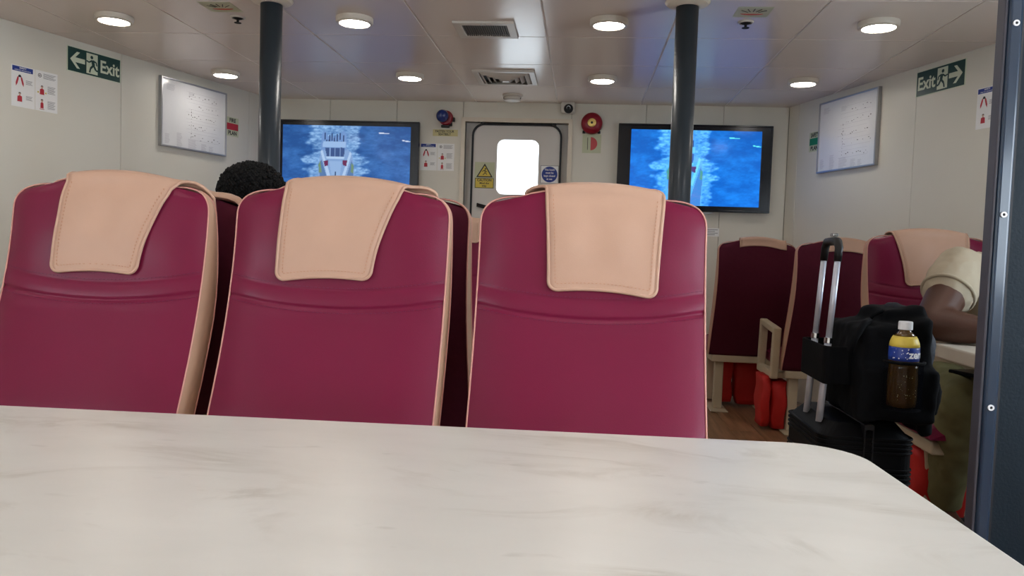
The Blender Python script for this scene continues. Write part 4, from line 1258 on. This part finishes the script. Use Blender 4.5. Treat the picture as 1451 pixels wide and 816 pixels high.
# ================================================================== TRAY TABLE + MAN
t = thing('side_table', 'cream side table under the forearm of the person in beige', 'table', (0, 0, 0))
P = rrect(1.205, 1.86, 2.36, 2.82, .04, 6)
MB().prism(P, 'z', .676, .722).build('table_top', 'traytop', t, bevel=.006, seg=3)
lg = MB().lathe([(.03, .012), (.03, .676)], seg=20, c=(1.62, 2.56, 0)).build('pedestal', 'alu', t)
MB().box((1.62, 2.56, .006), (.3, .3, .012)).build('base_plate', 'alu', lg, bevel=.004)

def head(mb, c, s_=1., yawdir=(0, -1)):
    """c: centre of the skull; faces -Y in local coordinates"""
    x, y, z = c
    mb.ell((x, y + .008 * s_, z + .02 * s_), (.076 * s_, .096 * s_, .088 * s_))
    mb.ell((x, y - .028 * s_, z - .045 * s_), (.058 * s_, .062 * s_, .072 * s_))
    mb.ell((x, y - .06 * s_, z - .09 * s_), (.032 * s_, .03 * s_, .028 * s_))
    mb.limb([(x, y - .084 * s_, z + .015 * s_), (x, y - .108 * s_, z - .025 * s_)], (.010 * s_, .016 * s_))
    mb.ell((x, y - .084 * s_, z - .062 * s_), (.024 * s_, .012 * s_, .010 * s_))
    for q in (-1, 1):
        mb.ell((x + q * .078 * s_, y + .01 * s_, z - .015 * s_), (.010 * s_, .022 * s_, .034 * s_))
        mb.ell((x + q * .030 * s_, y - .078 * s_, z + .028 * s_), (.024 * s_, .012 * s_, .008 * s_))

def hand(mb, wrist, d, side, s_=1., down=(0, 0, -1)):
    """palm + five fingers from the wrist along direction d, slightly curled"""
    d = Vector(d).normalized(); dn = Vector(down); dn = (dn - d * d.dot(dn)).normalized(); sd = d.cross(dn) * side
    w = Vector(wrist)
    pc = w + d * .05
    for q in (-1, -.33, .33, 1):
        mb.limb([w + sd * q * .014, w + d * .088 + sd * q * .028], (.015 * s_, .0125 * s_))
    for q, L_ in ((-1, .062), (-.33, .072), (.33, .078), (1, .070)):
        a = w + d * .088 + sd * q * .028
        b = a + d * L_ * .45 + dn * .006; c = b + d * L_ * .33 + dn * .016; e = c + d * L_ * .2 + dn * .018
        mb.limb([a, b, c, e], (.0098, .0092, .0085, .0072))
    a = w + d * .025 + sd * .022; b = a + d * .03 + sd * .03 + dn * .008; c = b + d * .032 + sd * .010 + dn * .004
    mb.limb([a, b, c], (.014, .0115, .009))

def person(label, base, rz, J, skin, shirt, trousers, hairfn, sleeve=.62, watch=None, arm=1.):
    t = thing('person', label, 'person', base, rz)
    V3 = lambda k: Vector(J[k])
    b = MB()
    hc = V3('head')
    head(b, hc)
    b.limb([V3('neck'), hc + Vector((0, .01, -.05))], (.056, .052))
    b.limb([V3('pelvis'), V3('chest'), V3('neck')], (.12, .13, .06))
    for s_ in ('r', 'l'):
        sh, el, wr_ = V3('sh_' + s_), V3('el_' + s_), V3('wr_' + s_)
        b.limb([V3('chest') + Vector((0, 0, .08)), sh], (.09, .062))
        b.limb([sh, sh + (el - sh) * .5, el], (.060 * arm, .058 * arm, .050 * arm))
        b.limb([el, el + (wr_ - el) * .3, wr_], (.050 * arm, .049 * arm, .029 * (.5 + .5 * arm)))
        hd_ = V3('hd_' + s_) if ('hd_' + s_) in J else (wr_ - el)
        hand(b, wr_, hd_, 1 if s_ == 'r' else -1)
        hp, kn, an = V3('hip_' + s_), V3('kn_' + s_), V3('an_' + s_)
        b.limb([V3('pelvis'), hp, kn], (.11, .088, .058))
        b.limb([kn, kn + (an - kn) * .35, an], (.055, .056, .038))
        b.limb([an, an + Vector((0, -.13, -.035))], (.036, .03))
    bo = b.build('body', skin, t, smooth=True); remesh(bo, .0065, 5)
    s = MB()
    ch, pv, nk = V3('chest'), V3('pelvis'), V3('neck')
    s.limb([pv + Vector((0, 0, .02)), pv + (ch - pv) * .5, ch], (.15, .148, .148)).limb([ch, nk - Vector((0, 0, .015))], (.142, .074))
    s.limb([pv + Vector((.06, 0, .02)), ch + Vector((.05, 0, 0))], (.125, .125)).limb([pv + Vector((-.06, 0, .02)), ch + Vector((-.05, 0, 0))], (.125, .125))
    for s_ in ('r', 'l'):
        sh, el = V3('sh_' + s_), V3('el_' + s_)
        s.limb([ch + Vector((0, 0, .07)), sh], (.105, .080))
        s.limb([sh, sh + (el - sh) * .35, sh + (el - sh) * sleeve], (.080 * arm, .078 * arm, .074 * arm), caps=(True, False))
    hems = []
    for s_ in ('r', 'l'):
        sh, el = V3('sh_' + s_), V3('el_' + s_); d = (el - sh).normalized(); c = sh + (el - sh) * (sleeve - .02)
        n1 = d.cross(Vector((0, 0, 1))).normalized(); n2 = d.cross(n1)
        hems.append([c + (n1 * math.cos(a) + n2 * math.sin(a)) * (.074 * arm) for a in [2 * PI * k / 28 for k in range(28)]])
    so = s.build('shirt', shirt, t, smooth=True); remesh(so, .009, 5); displace(so, .018, .06)
    for hm in hems: MB().tube(hm, .0065, seg=8, closed=True).build('sleeve_hem', shirt, so, smooth=True)
    p = MB()
    p.limb([pv - Vector((.03, 0, .02)), pv + Vector((.03, 0, -.02))], (.145, .145))
    for s_ in ('r', 'l'):
        hp, kn, an = V3('hip_' + s_), V3('kn_' + s_), V3('an_' + s_)
        p.limb([pv, hp, hp + (kn - hp) * .5, kn], (.13, .108, .096, .080))
        p.limb([kn, kn + (an - kn) * .3, kn + (an - kn) * .92], (.078, .076, .062), caps=(True, False))
    po = p.build('trousers', trousers, t, smooth=True); remesh(po, .010, 5); displace(po, .018, .06)
    for s_ in ('r', 'l'):
        an = V3('an_' + s_)
        sm = MB().limb([an + Vector((0, .02, -.03)), an + Vector((0, -.08, -.035)), an + Vector((0, -.17, -.045))], (.042, .043, .032))
        sh_ = sm.build('shoe', 'shoe', t, smooth=True); remesh(sh_, .008, 4)
    for q in (-1, 1):
        e = MB().ell(tuple(hc + Vector((q * .030, -.088, .010))), (.013, .009, .008)).build('eye', 'eye', t, smooth=True)
        MB().ell(tuple(hc + Vector((q * .030, -.0962, .010))), (.0055, .002, .0055)).build('pupil', 'ink', e, smooth=True)
    hairfn(t, hc)
    if watch:
        wr_, el = V3('wr_' + watch), V3('el_' + watch)
        d = (wr_ - el).normalized(); c = wr_ - d * .012
        nx_ = Vector((0, 0, 1)); nx_ = (nx_ - d * d.dot(nx_)).normalized(); ny_ = d.cross(nx_)
        ring_ = [c + (nx_ * math.cos(a) + ny_ * math.sin(a)) * .0365 for a in [2 * PI * k / 24 for k in range(24)]]
        wt = MB().tube(ring_, .0055, seg=8, closed=True).build('watch', 'watch', t, smooth=True)
        fc = c + nx_ * .030 - ny_ * .018
        MB().ell(tuple(fc), (.016, .016, .012)).build('watch_face', 'watch', wt, smooth=True)
    return t

def short_hair(t, hc):
    m_ = MB().ell(tuple(hc + Vector((0, .018, .034))), (.080, .098, .084))
    h_ = m_.build('hair', 'hair', t, smooth=True)
rnd = random.Random(11)
def curly_hair(t, hc):
    m_ = MB()
    c = hc + Vector((0, .012, .024)); R_ = (.094, .100, .086)
    m_.ell(tuple(c), tuple(r_ * .97 for r_ in R_))
    n = 1500
    for k in range(n):
        zf = 1 - (k + .5) / n * 1.35
        r_ = math.sqrt(max(0, 1 - zf * zf)); a = k * 2.399963
        p = Vector((r_ * math.cos(a), r_ * math.sin(a), zf))
        if p.y < -.35 and p.z < .55: continue
        pos = c + Vector((p.x * R_[0], p.y * R_[1], p.z * R_[2])) + p * rnd.uniform(-.003, .004)
        s_ = rnd.uniform(.004, .0062)
        m_.ell(tuple(pos), (s_, s_, s_), seg=6, rings=4)
    m_.build('hair', 'hair', t, smooth=True)

# man at the side table: local origin under his seat, facing -Y
JM = dict(pelvis=(.02, -.03, .53), chest=(.085, -.20, .86), neck=(.13, -.27, 1.07), head=(.16, -.36, 1.22),
          sh_r=(-.105, -.25, .965), el_r=(-.265, -.415, .785), wr_r=(-.045, -.535, .765), hd_r=(1, -.25, -.06),
          sh_l=(.295, -.25, .965), el_l=(.36, -.43, .785), wr_l=(.16, -.56, .763), hd_l=(-1, -.15, -.05),
          hip_r=(-.075, -.07, .53), kn_r=(-.15, -.42, .51), an_r=(-.11, -.24, .085),
          hip_l=(.115, -.07, .53), kn_l=(.16, -.43, .51), an_l=(.15, -.25, .085))
person('person in a beige t-shirt and olive trousers leaning on the side table', (1.475, 3.22, 0), 0, JM, 'skin', 'shirt', 'trousers', short_hair, sleeve=.46, watch='r', arm=1.16)
# dark device on his lap
t = thing('phone', 'small dark phone lying on the thigh of the person in olive trousers', 'phone', (1.40, 2.86, .602), .3)
MB().box((0, 0, .006), (.10, .16, .012)).build('phone_body', 'bag', t, bevel=.003)
MB().box((0, 0, .0125), (.09, .145, .001)).build('phone_screen', 'tvblack', t)

# person seated behind the front row, facing the far wall
JP = dict(pelvis=(0, -.05, .50), chest=(0, -.06, .80), neck=(0, -.085, 1.0), head=(0, -.095, 1.11),
          sh_r=(-.185, -.07, .90), el_r=(-.24, -.15, .66), wr_r=(-.15, -.36, .60), sh_l=(.185, -.07, .90), el_l=(.24, -.15, .66), wr_l=(.15, -.36, .60),
          hip_r=(-.09, -.08, .52), kn_r=(-.12, -.47, .50), an_r=(-.12, -.42, .085), hip_l=(.09, -.08, .52), kn_l=(.12, -.47, .50), an_l=(.12, -.42, .085))
person('person seated facing the far wall, head showing above the left front seats', (-.975, 2.16, 0), PI, JP, 'skin', 'greyshirt', 'trousers', curly_hair)
